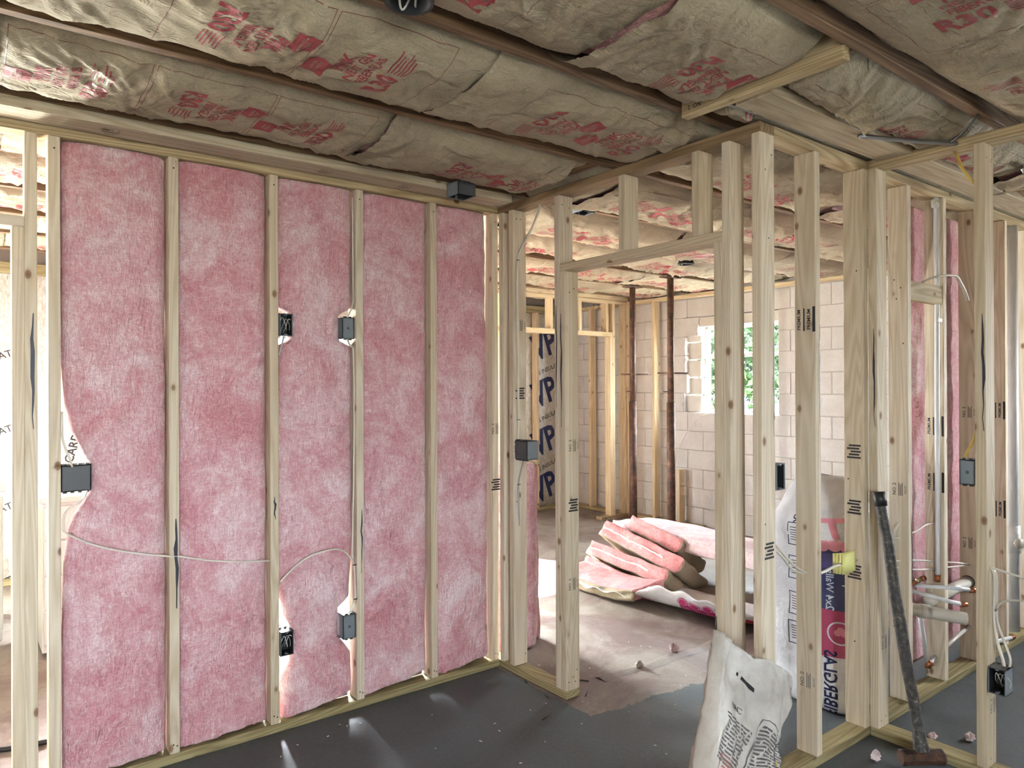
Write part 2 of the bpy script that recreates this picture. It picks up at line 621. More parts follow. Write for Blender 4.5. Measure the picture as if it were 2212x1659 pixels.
def nails(parent, pts, normal):
    mb = MB()
    n = Vector(normal)
    a = n.orthogonal().normalized(); b = n.cross(a)
    for p in pts:
        p = Vector(p) + n * 0.0008
        k = [p + a * math.cos(i * PI / 3) * 0.0035 + b * math.sin(i * PI / 3) * 0.0035 for i in range(6)]
        mb.add(k, [tuple(range(6))])
    o = mb.build('nail_heads', 'nail_dark', parent)
    o['kind'] = 'stuff'
    return o

def marker(parent, origin, right, up, length, seed, w=0.006):
    """felt-pen stroke drawn down a board"""
    rr = random.Random(seed)
    V, F = [], []
    n = 9
    for i in range(n + 1):
        s = i / n
        c = rr.uniform(-0.003, 0.003)
        ww = w * (0.35 + 0.9 * math.sin(PI * min(1, s * 1.15)) ** 1.0) * rr.uniform(0.6, 1.2)
        V += [(c - ww / 2, -s * length, 0), (c + ww / 2, -s * length, 0)]
        if i: F.append((2 * i - 2, 2 * i, 2 * i + 1, 2 * i - 1))
    return lettering('marker_line', (V, F), origin, right, up, 'ink_marker', parent)

# ------------------------------------------------------------------ floor and outer shell
X0, X1, Y0, Y1 = -4.3, 3.95, -5.4, 3.72
nx, ny = 60, 60
fv = []
xs = np.linspace(X0 - 0.2, X1 + 0.2, nx + 1); ys = np.linspace(Y0 - 0.2, Y1 + 0.2, ny + 1)
fv = [(X0 - 0.2, Y0 - 0.2, -0.12), (X1 + 0.2, Y0 - 0.2, -0.12), (X1 + 0.2, Y1 + 0.2, -0.12), (X0 - 0.2, Y1 + 0.2, -0.12),
      (X0 - 0.2, Y0 - 0.2, 0), (X1 + 0.2, Y0 - 0.2, 0), (X1 + 0.2, Y1 + 0.2, 0), (X0 - 0.2, Y1 + 0.2, 0)]
floor = mobj('floor', pydata('floor', fv, [(0, 3, 2, 1), (4, 5, 6, 7), (0, 1, 5, 4), (1, 2, 6, 5), (2, 3, 7, 6), (3, 0, 4, 7)]), 'concrete_floor')
tag(floor, 'worn concrete floor, grey-blue paint giving way to bare tan', 'floor', kind='structure')
# shallow ridge where two pours meet, in the doorway
V, F = [], []
for i in range(25):
    s = i / 24
    x = 0.30 + 1.35 * s; y = -0.455 - 0.035 * math.sin(s * 3) + 0.01 * math.sin(s * 19)
    V += [(x, y - 0.05, 0.0005), (x, y - 0.006, 0.007), (x, y + 0.012, 0.007), (x, y + 0.03, 0.0005)]
    if i:
        a = 4 * i - 4
        F += [(a, a + 4, a + 5, a + 1), (a + 1, a + 5, a + 6, a + 2), (a + 2, a + 6, a + 7, a + 3)]
mobj('pour_joint', pydata('pour_joint', V, F, True), 'concrete_floor', floor)

def wall_with_hole(name, axis, pos, thick, a0, a1, holes, label, z1=2.75):
    """plain outer wall, holes = [(a, b, z0, z1)] sorted along the wall"""
    mb = MB()
    def bx(s, e, zz0, zz1):
        if e - s < 1e-4 or zz1 - zz0 < 1e-4: return
        if axis == 'x': mb.box((pos, s, zz0), (pos + thick, e, zz1))
        else: mb.box((s, pos, zz0), (e, pos + thick, zz1))
    cur = a0
    for (a, b, h0, h1) in holes:
        bx(cur, a, 0, z1); bx(a, b, 0, h0); bx(a, b, h1, z1); cur = b
    bx(cur, a1, 0, z1)
    o = mb.build(name, 'outer_concrete')
    tag(o, label, 'wall', kind='structure')
    return o

wall_with_hole('wall_outer_left', 'x', X0 - 0.2, 0.2, Y0, Y1, [], 'plain concrete wall closing the laundry side')
wall_with_hole('wall_near', 'y', Y0 - 0.2, 0.2, X0 - 0.2, X1 + 0.2, [(-3.4, -2.4, 0.85, 2.05)], 'plain concrete wall behind the viewer')  # opening behind the viewer is made up to admit fill light
wall_with_hole('wall_outer_back', 'y', Y1, 0.2, X0 - 0.2, X1 + 0.2, [(-4.15, -3.15, 0.5, 1.6), (-0.5, 0.9, 0.9, 2.0)], 'concrete wall behind the foil-faced boards')

# ------------------------------------------------------------------ ceiling: subfloor and joists
ceiling = empty('ceiling')
tag(ceiling, 'open joist ceiling with brown paper-faced batts between', 'ceiling', kind='structure')
mobj('subfloor', MB().box((X0 - 0.2, Y0 - 0.2, 2.735), (X1 + 0.2, Y1 + 0.2, 2.775)).build('tmp', 'subfloor').data, None, ceiling).name = 'subfloor'
bpy.data.objects.remove(bpy.data.objects['tmp'])
JY = [-4.60, -3.97, -3.34, -2.71, -2.075, -1.44, -0.81, -0.15, 0.55, 1.20, 1.85, 2.50, 3.15]
for y in JY:
    board('joist', (X0, y - 0.019, JZ), (X1, y + 0.019, 2.735), 'old_joist', ceiling, 0.002)

# ------------------------------------------------------------------ pink-filled wall (runs along X)
wA = empty('wall_left')
tag(wA, 'stud wall filled with pink batts', 'wall', kind='structure')
board('top_plate', (-3.6, 0, H), (0, SD, H + PL), 'plate_wood', wA)
board('bottom_plate', (-2.16, 0, 0), (0, SD, PL), 'treated', wA)
AX = [-2.050, -1.6426, -1.2362, -0.8298, -0.4234]
studsA = [stud_x(wA, x, 0) for x in AX] + [stud_x(wA, -0.038, 0)]
kingA = stud_x(wA, -2.122, 0)
jackA = stud_x(wA, -2.160, 0, PL, 2.089)
board('door_header', (-3.15, 0, 2.089), (-2.122, SD, 2.127), 'pine', wA)
stud_x(wA, -3.15, 0); stud_x(wA, -3.112, 0, PL, 2.089)
stud_x(wA, -2.62, 0, 2.127, H, name='cripple_stud')
# boards above the plate
nbA = board('nailer_board', (-3.6, -0.165, JZ - 0.038), (-0.03, -0.03, JZ), 'whitewood', ceiling)
for x in (-1.86, -1.02, -0.62, -0.28):
    lettering('grade_stamp', STAMP1, (x, -0.09, JZ - 0.038), (1, 0, 0), (0, -1, 0), 'ink_black', nbA)
for i, s in enumerate(studsA):
    x = (AX + [-0.038])[i] + 0.019
    nails(s, [(x - 0.006, 0, 0.075), (x + 0.008, 0, 0.068), (x, 0, H - 0.045)], (0, -1, 0))
marker(studsA[1], (-1.617, 0, 0.98), (1, 0, 0), (0, 0, 1), 0.36, 3, 0.012)
marker(studsA[2], (-1.217, 0, 1.03), (1, 0, 0), (0, 0, 1), 0.10, 4, 0.008)
marker(studsA[3], (-0.806, 0, 0.93), (1, 0, 0), (0, 0, 1), 0.30, 5, 0.006)
marker(kingA, (-2.098, 0, 1.78), (1, 0, 0), (0, 0, 1), 0.42, 6, 0.010)
for k, (x, z) in enumerate([(-0.02, 1.28), (-0.02, 0.98)]):
    lettering('grade_stamp', STAMP3 if k else STAMP1, (x, 0, z), (0, 0, 1), (-1, 0, 0), 'ink_black', studsA[5])

# ------------------------------------------------------------------ doorway wall (runs along Y)
wB = empty('wall_center')
tag(wB, 'open stud wall with a framed doorway', 'wall', kind='structure')
board('top_plate', (0, -L, H), (SD, SD, H + PL), 'brown_plate', wB)
board('bottom_plate', (0, -0.538, 0), (SD, SD, PL), 'treated', wB)
b0 = stud_y(wB, -0.046, 0); b1 = stud_y(wB, -0.131, 0)
kL = stud_y(wB, -0.498, 0); jL = stud_y(wB, -0.536, 0, PL, 2.062)
jR = stud_y(wB, -1.434, 0, 0.0, 2.062); kR = stud_y(wB, -1.472, 0, 0.0, H)
corner = stud_y(wB, -L, 0, 0.0, H)
board('door_header', (0, -1.434, 2.062), (SD, -0.498, 2.100), 'pine', wB)
stud_y(wB, -0.93, 0, 2.10, H, name='cripple_stud')
stud_y(wB, -1.33, 0, 2.10, H, name='cripple_stud')
nails(jL, [(0.02, -0.536, 0.08), (0.045, -0.536, 0.10), (0.06, -0.536, 0.075), (0.07, -0.536, 0.13), (0.03, -0.536, 1.96), (0.06, -0.536, 1.98)], (0, -1, 0))
nails(kL, [(0.02, -0.498, 2.39), (0.065, -0.498, 2.38)], (0, -1, 0))
nails(b1, [(0.025, -0.131, 2.39), (0.05, -0.131, 2.39), (0.075, -0.131, 0.09), (0.02, -0.131, 0.9)], (0, -1, 0))
nails(corner, [(0.03, -L, 2.3), (0.07, -L, 2.36), (0.05, -L, 2.05), (0.02, -L, 1.0)], (0, -1, 0))
for (st, x, y, z, g) in [(jL, 0.05, -0.536, 1.22, STAMP1), (jL, 0.05, -0.536, 0.93, STAMP3), (jL, 0.045, -0.536, 0.55, STAMP1),
                         (b1, 0.045, -0.131, 1.83, STAMP1), (b1, 0.045, -0.131, 1.47, STAMP3), (b1, 0.03, -0.131, 1.19, STAMP1),
                         (corner, 0.045, -L, 0.90, STAMP3), (corner, 0.05, -L, 0.43, STAMP1), (corner, 0.05, -L, 0.25, STAMP1)]:
    lettering('grade_stamp', g, (x, y, z), (0, 0, 1), (-1, 0, 0), 'ink_black', st)
marker(kL, (0.0, -0.475, 1.90), (0, -1, 0), (0, 0, 1), 0.5, 8, 0.008)
marker(jL, (0.0, -0.51, 1.86), (0, -1, 0), (0, 0, 1), 0.55, 9, 0.009)
marker(corner, (0.078, -L, 1.74), (1, 0, 0), (0, 0, 1), 0.42, 10, 0.007)
marker(jR, (0.0, -1.402, 0.62), (0, -1, 0), (0, 0, 1), 0.30, 12, 0.010)

# ------------------------------------------------------------------ wall running away at the right (along X)
wC = empty('wall_right')
tag(wC, 'bare stud wall receding to the right', 'wall', kind='structure')
yC = -L
board('top_plate', (SD, yC, H), (X1 - 0.02, yC + SD, H + PL), 'plate_wood', wC)
board('bottom_plate', (SD, yC, 0), (X1 - 0.02, yC + SD, PL), 'treated', wC)
CX = [0.370, 0.757, 1.170, 1.560, 1.975, 2.375, 2.78, 3.19, 3.59]
studsC = [stud_x(wC, x, yC) for x in CX]
board('blocking', (1.208, yC + 0.004, 1.905), (1.560, yC + 0.042, 1.995), 'plate_wood', wC)
for i, z in [(0, 1.77), (1, 1.22), (1, 0.98), (1, 0.70), (2, 1.02), (2, 0.40), (3, 1.30), (3, 1.02), (4, 1.36), (4, 1.06), (4, 0.66), (5, 1.36), (5, 0.80)]:
    g = [STAMP1, STAMP2, STAMP1, STAMP3][int(z * 100 + i) % 4]
    lettering('grade_stamp', g, (CX[i], yC + 0.045, z), (0, 0, 1), (0, 1, 0), 'ink_black', studsC[i])
lettering('grade_stamp', STAMP1, (CX[0], yC + 0.045, 0.33), (0, 0, 1), (0, 1, 0), 'ink_grey', studsC[0])
for i, zz in ((0, 1.75), (2, 0.9)):
    marker(studsC[i], (CX[i] + 0.030, yC, zz), (1, 0, 0), (0, 0, 1), 0.40, 20 + i, 0.007)
nails(studsC[1], [(CX[1], yC + 0.03, 2.0), (CX[1], yC + 0.07, 1.1), (CX[1], yC + 0.045, 0.4)], (-1, 0, 0))
nails(studsC[2], [(CX[2], yC + 0.06, 2.0), (CX[2], yC + 0.03, 1.96), (CX[2], yC + 0.05, 1.91), (CX[2], yC + 0.02, 1.7)], (-1, 0, 0))

# ------------------------------------------------------------------ short wall coming forward at the right (along Y)
wD = empty('wall_near_right')
tag(wD, 'short stud wall coming forward at the right edge', 'wall', kind='structure')
board('top_plate', (XD, -3.4, H), (XD + SD, yC, H + PL), 'plate_wood', wD)
board('bottom_plate', (XD, -3.4, 0), (XD + SD, yC, PL), 'treated', wD)
d0 = stud_y(wD, yC - 0.038, XD)
d1 = stud_y(wD, -2.050, XD)
stud_y(wD, -2.46, XD); stud_y(wD, -2.87, XD); stud_y(wD, -3.28, XD)
marker(d0, (XD, yC - 0.026, 1.75), (0, -1, 0), (0, 0, 1), 0.42, 31, 0.007)
marker(d1, (XD, -2.042, 1.78), (0, -1, 0), (0, 0, 1), 0.45, 32, 0.008)
nails(d1, [(XD + 0.02, -2.05, 2.38), (XD + 0.06, -2.05, 2.37), (XD + 0.07, -2.05, 2.38), (XD + 0.03, -2.05, 0.07)], (0, -1, 0))
nails(d0, [(XD + 0.02, yC - 0.038, 0.07), (XD + 0.06, yC - 0.038, 0.08)], (0, -1, 0))
for st, y, z in ((d0, yC - 0.038, 0.40), (d1, -2.05, 0.27)):
    lettering('grade_stamp', STAMP1, (XD + 0.055, y, z), (0, 0, 1), (-1, 0, 0), 'ink_grey', st)

# boards nailed below the joists
board('nailer_board', (-0.21, -1.785, JZ - 0.038), (X1 - 0.05, -1.645, JZ), 'whitewood', ceiling)
bk = board('blocking', (-0.27, -2.055, JZ - 0.038), (-0.232, -1.462, JZ + 0.06), 'plate_wood', ceiling)
lettering('grade_stamp', STAMP1, (-0.27, -1.52, JZ + 0.008), (0, 1, 0), (0, 0, -1), 'ink_black', bk)
board('blocking', (1.80, -2.71, JZ - 0.038), (1.838, -1.72, JZ + 0.09), 'plate_wood', ceiling)
board('blocking', (-0.06, -0.79, JZ), (-0.022, -0.17, JZ + 0.12), 'old_joist', ceiling)

# ------------------------------------------------------------------ far wall of painted concrete block with a broken-out window
wF = empty('wall_far', (X1, 1.0, 0))
tag(wF, 'pale painted concrete block wall with a broken-out window', 'wall', kind='structure')
HY0, HY1, HZ0, HZ1 = 0.80, 1.74, 1.22, 2.13      # the clean opening
BW, BH = 0.406, 0.2032
rb = random.Random(5)
def rough_left(z):       # ragged edge of the broken block, on the left of the opening
    return 1.885 + 0.045 * math.sin(z * 11.0) + 0.03 * math.sin(z * 29 + 1) - (0.10 if z > 1.95 else 0) - (0.13 if z < 1.30 else 0)
def jag_block(y0, y1, z0, z1, jag_low, jag_high):
    """block face polygon with a broken edge, extruded through the wall"""
    left = [(y1, z0), (y1, z1)]
    if jag_high:
        left = [(y1 + rb.uniform(-0.015, 0.015), z0 + (z1 - z0) * s) for s in (0, .2, .4, .6, .8, 1)]
    right = [(y0, z1), (y0, z0)]
    if jag_low:
        right = [(y0 + rb.uniform(-0.012, 0.012), z0 + (z1 - z0) * s) for s in (1, .8, .6, .4, .2, 0)]
    poly = left + right
    n = len(poly)
    V = [(X1, a, b) for a, b in poly] + [(X1 + 0.19, a + rb.uniform(-.01, .01), b) for a, b in poly]
    F = [tuple(range(n)), tuple(range(2 * n - 1, n - 1, -1))] + [(i, i + n, (i + 1) % n + n, (i + 1) % n) for i in range(n)]
    return V, F
full = box_mesh(0.19, BW - 0.006, BH - 0.006, 'painted_block', 0.004)
nb = 0
for c in range(13):
    z0 = c * BH + 0.003; z1 = min((c + 1) * BH - 0.003, 2.73)
    y = Y1 - (0.5 * BW if c % 2 else 0.0)
    ed = [Y1]
    while y > -1.95:
        if y < Y1 - 0.01: ed.append(y)
        y -= BW
    ed.append(-1.95)
    for k in range(len(ed) - 1):
        a, b = ed[k + 1] + 0.003, ed[k] - 0.003
        if b - a < 0.02: continue
        zc = (z0 + z1) / 2
        pieces = [(a, b, False, False)]
        if z1 > HZ0 + 0.02 and z0 < HZ1 - 0.02:
            rl = rough_left(zc)
            pieces = []
            if b > rl: pieces.append((max(a, rl), b, a < rl, False))
            if a < HY0: pieces.append((a, min(b, HY0), False, False))
        for (p, q, jl, jh) in pieces:
            if q - p < 0.03: continue
            if abs((q - p) - (BW - 0.006)) < 1e-3 and z1 - z0 > BH - 0.007:
                mobj('block', full, None, wF, (X1 + 0.095 + rb.uniform(0, 0.003), (p + q) / 2, zc))
            else:
                v_, f_ = jag_block(p, q, z0, z1, jl, False)
                mobj('block', pydata('block', v_, f_), 'painted_block', wF)
mo = MB()
mo.box((X1 + 0.006, HY1 + 0.2, 0), (X1 + 0.18, Y1, 2.73)); mo.box((X1 + 0.006, -1.95, 0), (X1 + 0.18, HY0 - 0.004, 2.73))
mo.box((X1 + 0.006, HY0 - 0.004, 0), (X1 + 0.18, HY1 + 0.2, HZ0 - 0.02)); mo.box((X1 + 0.006, HY0 - 0.004, HZ1 + 0.12), (X1 + 0.18, HY1 + 0.2, 2.73))
mo.build('mortar', 'mortar', wF)
# broken inner faces left of the frame
for i in range(5):
    z0 = HZ0 + i * 0.19; z1 = z0 + 0.175
    v_, f_ = jag_block(HY1 + 0.012, HY1 + 0.21 - 0.02 * (i % 2), z0, min(z1, HZ1 + 0.02), False, True)
    v_ = [(X1 + 0.055 + 0.012 * (i % 2) if abs(a[0] - X1) < 1e-6 else a[0] - 0.03, a[1], a[2]) for a in v_]
    mobj('broken_block', pydata('broken_block', v_, f_), 'broken_block', wF)
mobj('lintel', MB().box((X1 + 0.02, HY0 - 0.1, HZ1), (X1 + 0.18, HY1 + 0.06, HZ1 + 0.10)).build('tmp', 'broken_block').data, None, wF)
bpy.data.objects.remove(bpy.data.objects['tmp'])
# window frame
win = empty('window_1', (X1 + 0.1, 1.27, HZ0))
tag(win, 'white framed window in the far block wall', 'window', kind='structure')
for nm, mn, mx in [('frame_jamb', (X1 + 0.12, HY1 - 0.035, HZ0), (X1 + 0.165, HY1, HZ1)), ('frame_jamb', (X1 + 0.12, HY0, HZ0), (X1 + 0.165, HY0 + 0.035, HZ1)),
                   ('frame_head', (X1 + 0.12, HY0, HZ1 - 0.03), (X1 + 0.165, HY1, HZ1)), ('frame_sill', (X1 + 0.10, HY0, HZ0), (X1 + 0.17, HY1, HZ0 + 0.03)),
                   ('meeting_rail', (X1 + 0.125, HY0, 1.80), (X1 + 0.155, HY1, 1.835))]:
    board(nm, mn, mx, 'window_frame_white', win)
# rest of that wall, past the bare stud wall
wall_with_hole('wall_far_right', 'x', X1, 0.2, Y0, -1.95, [(-3.2, -2.6, 1.2, 2.05)], 'plain concrete wall beyond the stud walls')  # unseen opening added so light reaches the right studs

# furring frame standing against the block wall
wG = empty('wall_furring', (3.86, 2.2, 0))
tag(wG, 'light stud frame standing against the block wall', 'wall', kind='structure')
board('bottom_plate', (3.82, 1.62, 0), (3.909, 3.57, PL), 'plate_wood', wG)
board('top_plate', (3.82, -1.45, H), (3.909, 3.57, H + PL), 'pine_far', wG)
for y in (2.24, 2.63, 3.25):
    stud_y(wG, y, 3.82, PL, H, 'pine_far')
stud_y(wG, 1.90, 3.82, PL, 0.6, 'pine_far', 'cripple_stud')

# partition with a doorway in front of the foil-faced wall
wE = empty('wall_back', (3.0, 2.65, 0))
tag(wE, 'pale stud partition with a doorway far back', 'wall', kind='structure')
yE = 2.65
board('top_plate', (1.6, yE, H), (3.82, yE + SD, H + PL), 'pine_far', wE)
board('ledger_board', (1.2, yE - 0.02, JZ - 0.022), (3.82, yE + 0.07, JZ + 0.02), 'pine_far', wE)
board('door_header', (2.0, yE, 2.062), (3.585, yE + SD, 2.112), 'pine_far', wE)
for x in (2.655, 3.072, 3.485):
    stud_x(wE, x, yE, 2.112, H, 'pine_far', 'cripple_stud')
stud_x(wE, 3.585, yE, PL, H, 'pine_far'); stud_x(wE, 3.547, yE, PL, 2.062, 'pine_far')
stud_x(wE, 3.772, yE, PL, H, 'pine_far')
stud_x(wE, 2.0, yE, PL, H, 'pine_far')
board('bottom_plate', (3.40, yE, 0), (3.82, yE + SD, PL), 'plate_wood', wE)
board('bottom_plate', (1.6, yE, 0), (2.04, yE + SD, PL), 'plate_wood', wE)

# foil-faced insulation boards on the back wall, with studs before them
wH = empty('wall_foil', (0, 3.69, 0))
tag(wH, 'wall of silver foil-faced boards with navy lettering', 'wall', kind='structure')
BIG = text_geo('VP', 0.42, 0.03, 0.8)
SMALL = text_geo('EPS INSULATION', 0.075, 0.01)
CARD = text_geo('CARD', 0.09, 0.02)
xx = -4.28
while xx < 3.7:
    x2 = min(xx + 1.21, 3.78)
    if (x2 > -0.5 and xx < 0.9) or xx < -4.2:
        for z0_, z1_ in (((0.03, 0.90), (2.0, 2.43)) if xx > -4 else ((0.03, 0.5), (1.6, 2.43))):
            board('foil_board', (xx + 0.003, 3.675, z0_), (x2 - 0.003, 3.70, z1_), 'foil', wH, 0.001)
        xx += 1.21
        continue
    p = board('foil_board', (xx + 0.003, 3.675, 0.03), (x2 - 0.003, 3.70, 2.43), 'foil', wH, 0.001)
    for zc in (2.0, 1.42, 0.82, 0.25):
        cx = x2 - 0.34
        lettering('big_lettering', BIG, (cx, 3.675, zc), (0.94, 0, 0.34), (-0.34, 0, 0.94), 'ink_navy', p, 0.001)
        lettering('small_lettering', SMALL, (cx + 0.10, 3.675, zc - 0.27), (0.94, 0, 0.34), (-0.34, 0, 0.94), 'ink_black', p, 0.001)
    xx += 1.21
lettering('small_lettering', CARD, (-1.56, 3.675, 1.02), (0.25, 0, 0.97), (-0.97, 0, 0.25), 'ink_black', wH, 0.0015)
board('top_plate', (-4.2, 3.58, 2.39), (3.80, 3.669, 2.47), 'treated', wH)
board('bottom_plate', (-4.2, 3.58, 0), (3.80, 3.669, PL), 'treated', wH)
for x in (3.235, 3.70, 2.0, -0.6, 0.95):
    stud_x(wH, x, 3.58, PL, 2.39, 'pine_far')

# ------------------------------------------------------------------ steel posts
def post(x, y, label, zt=JZ):
    e = empty('support_post', (x, y, 0))
    tag(e, label, 'post', 'rusty support posts in the far room')
    def cyl(nm, z0, z1, r, n=20):
        tube(nm, [(x, y, z0), (x, y, z1)], r, 'rusty_steel', e, n, 1.0, 1)
    cyl('outer_tube', 0.006, 1.35, 0.038); cyl('inner_tube', 1.33, zt - 0.012, 0.030)
    MB().box((x - 0.075, y - 0.05, 0), (x + 0.075, y + 0.05, 0.008)).build('base_plate', 'rusty_steel', e)
    MB().box((x - 0.10, y - 0.045, zt - 0.014), (x + 0.10, y + 0.045, zt)).build('head_plate', 'rusty_steel', e)
    d = Vector((0.75, -0.66, 0))
    pc = Vector((x, y, 1.62))
    tube('locking_pin', [pc - d * 0.12, pc + d * 0.15], 0.006, 'rusty_steel', e, 8, 1.0, 1)
    tube('locking_pin', [Vector((x, y, 1.45)) - d * 0.07, Vector((x, y, 1.45)) - d * 0.02], 0.005, 'rusty_steel', e, 8, 1.0, 1)
    mb = MB()
    ndir = (cam.location - Vector((x, y, 1.5)))
    ndir = Vector((-0.62, -0.78, 0)).normalized(); s_ = Vector((0, 0, 1)).cross(ndir)
    for k in range(5):
        c0 = Vector((x, y, 1.75 + 0.13 * k)) + ndir * 0.0305
        mb.add([c0 + s_ * 0.006 * math.cos(i * PI / 4) + Vector((0, 0, 0.006 * math.sin(i * PI / 4))) for i in range(8)], [tuple(range(8))])
    hl = mb.build('pin_holes', 'box_inside', e); hl['kind'] = 'stuff'
    return e
post(3.05, 1.85, 'rusty steel post farther back, left of the pair')
post(2.85, 1.20, 'rusty steel post nearer the broken window')

# ------------------------------------------------------------------ outdoors
gb = MB()
gb.box((4.16, -25, 0.5), (40, 25, 0.9)); gb.box((-40, -25, 0.5), (-4.52, 25, 0.9)); gb.box((-4.52, -25, 0.5), (4.16, -5.62, 0.9)); gb.box((-4.52, 3.94, 0.5), (4.16, 25, 0.45))
gnd = gb.build('outdoor_ground', 'outdoor_ground')
tag(gnd, 'pale ground outside the broken window', 'ground', kind='structure')
def bush(cx, cy, cz, rx, ry, rz, n, seed, label, mat):
    r = random.Random(seed)
    root = empty('bush', (cx, cy, 0.9))
    tag(root, label, 'bush', 'bushes outside the window')
    V, F = [], []
    for i in range(n):
        while True:
            p = Vector((r.uniform(-1, 1), r.uniform(-1, 1), r.uniform(-1, 1)))
            if 0.35 < p.length < 1: break
        c = Vector((cx + p.x * rx, cy + p.y * ry, cz + p.z * rz))
        a = Vector((r.gauss(0, 1), r.gauss(0, 1), r.gauss(0, 1))).normalized()
        b = a.orthogonal().normalized(); s = r.uniform(0.06, 0.13)
        k = len(V)
        V += [c - a * s, c + b * s * 0.4, c + a * s, c - b * s * 0.4]
        F.append((k, k + 1, k + 2, k + 3))
    o = mobj('foliage', pydata('foliage', V, F), mat, root); o['kind'] = 'stuff'
    for k in range(3):
        tube('stem', [(cx + 0.1 * k, cy, 0.9), (cx + 0.25 * (k - 1), cy + 0.2 * (k - 1), cz + rz * 0.3)], 0.03, 'old_joist', root, 6, 1, 1)
bush(7.6, 4.2, 2.4, 1.2, 1.6, 1.5, 7000, 3, 'leafy green bush seen through the left of the window', 'leaf')
bush(11.0, 4.2, 2.2, 1.2, 1.4, 1.3, 5000, 4, 'paler green bush seen through the right of the window', 'dusty_leaf')
# blue cloth hanging outside
V, F = [], []
for i in range(15):
    for j in range(11):
        s, t_ = i / 14, j / 10
        w_ = 0.10 + 0.16 * s
        V.append((4.75 + 0.04 * math.sin(j * 2.1 + s * 2), 1.86 - 0.06 * s + (t_ - 0.5) * w_ * 1.1, 1.60 - 0.52 * s))
        if i and j:
            a = i * 11 + j
            F.append((a - 12, a - 11, a, a - 1))
cl = mobj('hanging_cloth', pydata('hanging_cloth', V, F, True), 'tarp_blue')
sd = cl.modifiers.new('thickness', 'SOLIDIFY'); sd.thickness = 0.01
tag(cl, 'folded blue cloth hanging outside the broken window', 'cloth')
rope = tube('cloth_rope', [(4.75, 1.86, 1.58), (4.75, 1.86, 2.6), (4.15, 1.86, 2.62)], 0.006, 'cable_grey', cl, 6, 1, 1)

# ------------------------------------------------------------------ pink batts in the left wall
def ribbons(name, n, fn, parent, seed, mat='fiber', ln=(0.02, 0.08), w=0.0007):
    """loose glass fibres lying on a batt; fn(u, v) -> point just off the surface, u v in metres"""
    r = random.Random(seed)
    V, F = [], []
    for i in range(n):
        u, v, a = fn(None, None, r)
        l = r.uniform(*ln); k = r.uniform(-25, 25)
        m = 5
        st = len(V)
        for j in range(m + 1):
            p = fn(u, v, None)
            nrm = a + math.pi / 2
            q = fn(u + math.cos(nrm) * w, v + math.sin(nrm) * w, None)
            V += [p, q]
            u += math.cos(a) * l / m; v += math.sin(a) * l / m; a += k * l / m
            if j: 
                b = st + 2 * j
                F.append((b - 2, b - 1, b + 1, b))
    o = mobj(name, pydata(name, V, F), mat, parent)
    o['kind'] = 'stuff'
    return o

def pink_batt(name, label, xl, xr, zb, zt, seed, y0=0.016, yb=0.084, group='pink batts filling the left wall', nu=34, nv=180, mat='pink_wool', amp=1.0, floor_z=0.0395, fibres=420):
    """upright batt; xl, xr are functions of height, zb the ragged foot"""
    nz = np.linspace(0, 1, nv); V, F = [], []
    def surf(x, z, a, b):
        e = np.minimum((x - a), (b - x)) / 0.05
        e = np.clip(e, 0, 1)
        edge = (1 - np.sqrt(1 - (1 - e) ** 2))
        bul = np.sin(np.clip((x - a) / (b - a), 0, 1) * np.pi)
        h = 0.010 * bul + amp * (0.010 * pn(x * 5, z * 4, seed) + 0.006 * ridge(x * 9 + pn(x * 4, z * 4, seed + 5), z * 7, seed + 1) + 0.0025 * pn(x * 40, z * 40, seed + 2))
        return y0 + 0.012 - h + 0.030 * edge
    rows = []
    for j in range(nv):
        z_ = nz[j]
        row = []
        zc = zb(0.5) + (zt - zb(0.5)) * z_
        a, b = xl(zc), xr(zc)
        us = np.linspace(0, 1, nu)
        xs_ = a + (b - a) * us
        zz = np.array([zb(u) for u in us]) * (1 - z_) + zt * z_ + 0.004 * pn(us * 40, np.full(nu, z_ * 3), seed + 3) * (1 - z_)
        yy = surf(xs_, zz, a, b)
        for i in range(nu):
            row.append((xs_[i], yy[i], zz[i]))
        row.append((b - 0.004, (yy[-1] + yb) / 2, zz[-1])); zlo = lambda q: q if z_ > 0.03 else min(q, floor_z)
        row.append((b - 0.003, yb, zlo(zz[-1])))
        row.append((a + 0.003, yb, zlo(zz[0]))); row.append((a + 0.004, (yy[0] + yb) / 2, zz[0]))
        rows.append(row)
    m = len(rows[0])
    for r_ in rows: V += r_
    for j in range(nv - 1):
        for i in range(m):
            p, q = j * m + i, j * m + (i + 1) % m
            F.append((p, q, q + m, p + m))
    F.append(tuple(range(m - 1, -1, -1))); F.append(tuple(range((nv - 1) * m, nv * m)))
    o = mobj(name, pydata(name, V, F, True), mat)
    tag(o, label, 'insulation', group)
    if fibres:
        def fn(u, v, r):
            if r is not None:
                z = r.uniform(zb(0.5) + 0.05, zt - 0.05); a, b = xl(z), xr(z)
                return r.uniform(a + 0.03, b - 0.03), z, r.uniform(0, 6.28)
            z = min(max(v, zb(0.5) + 0.04), zt - 0.02)
            a, b = xl(z), xr(z)
            x = min(max(u, a + 0.02), b - 0.02)
            return (x, float(surf(np.array(x), np.array(z), a, b)) - 0.0018, z)
        ribbons('loose_fibres', fibres, fn, o, seed)
    return o

def wob(c, amp, seed, f=3.0):
    return lambda z: c + amp * float(pn(z * f, 0.3, seed))
def lerp_fn(pts):
    zs = [p[0] for p in pts]; xs_ = [p[1] for p in pts]
    return lambda z: float(np.interp(z, zs, xs_))
foot = lambda c, k, seed: (lambda u: c + k * u + 0.014 * float(pn(u * 5, 0.5, seed)) + 0.008 * float(pn(u * 17, 0.5, seed)))

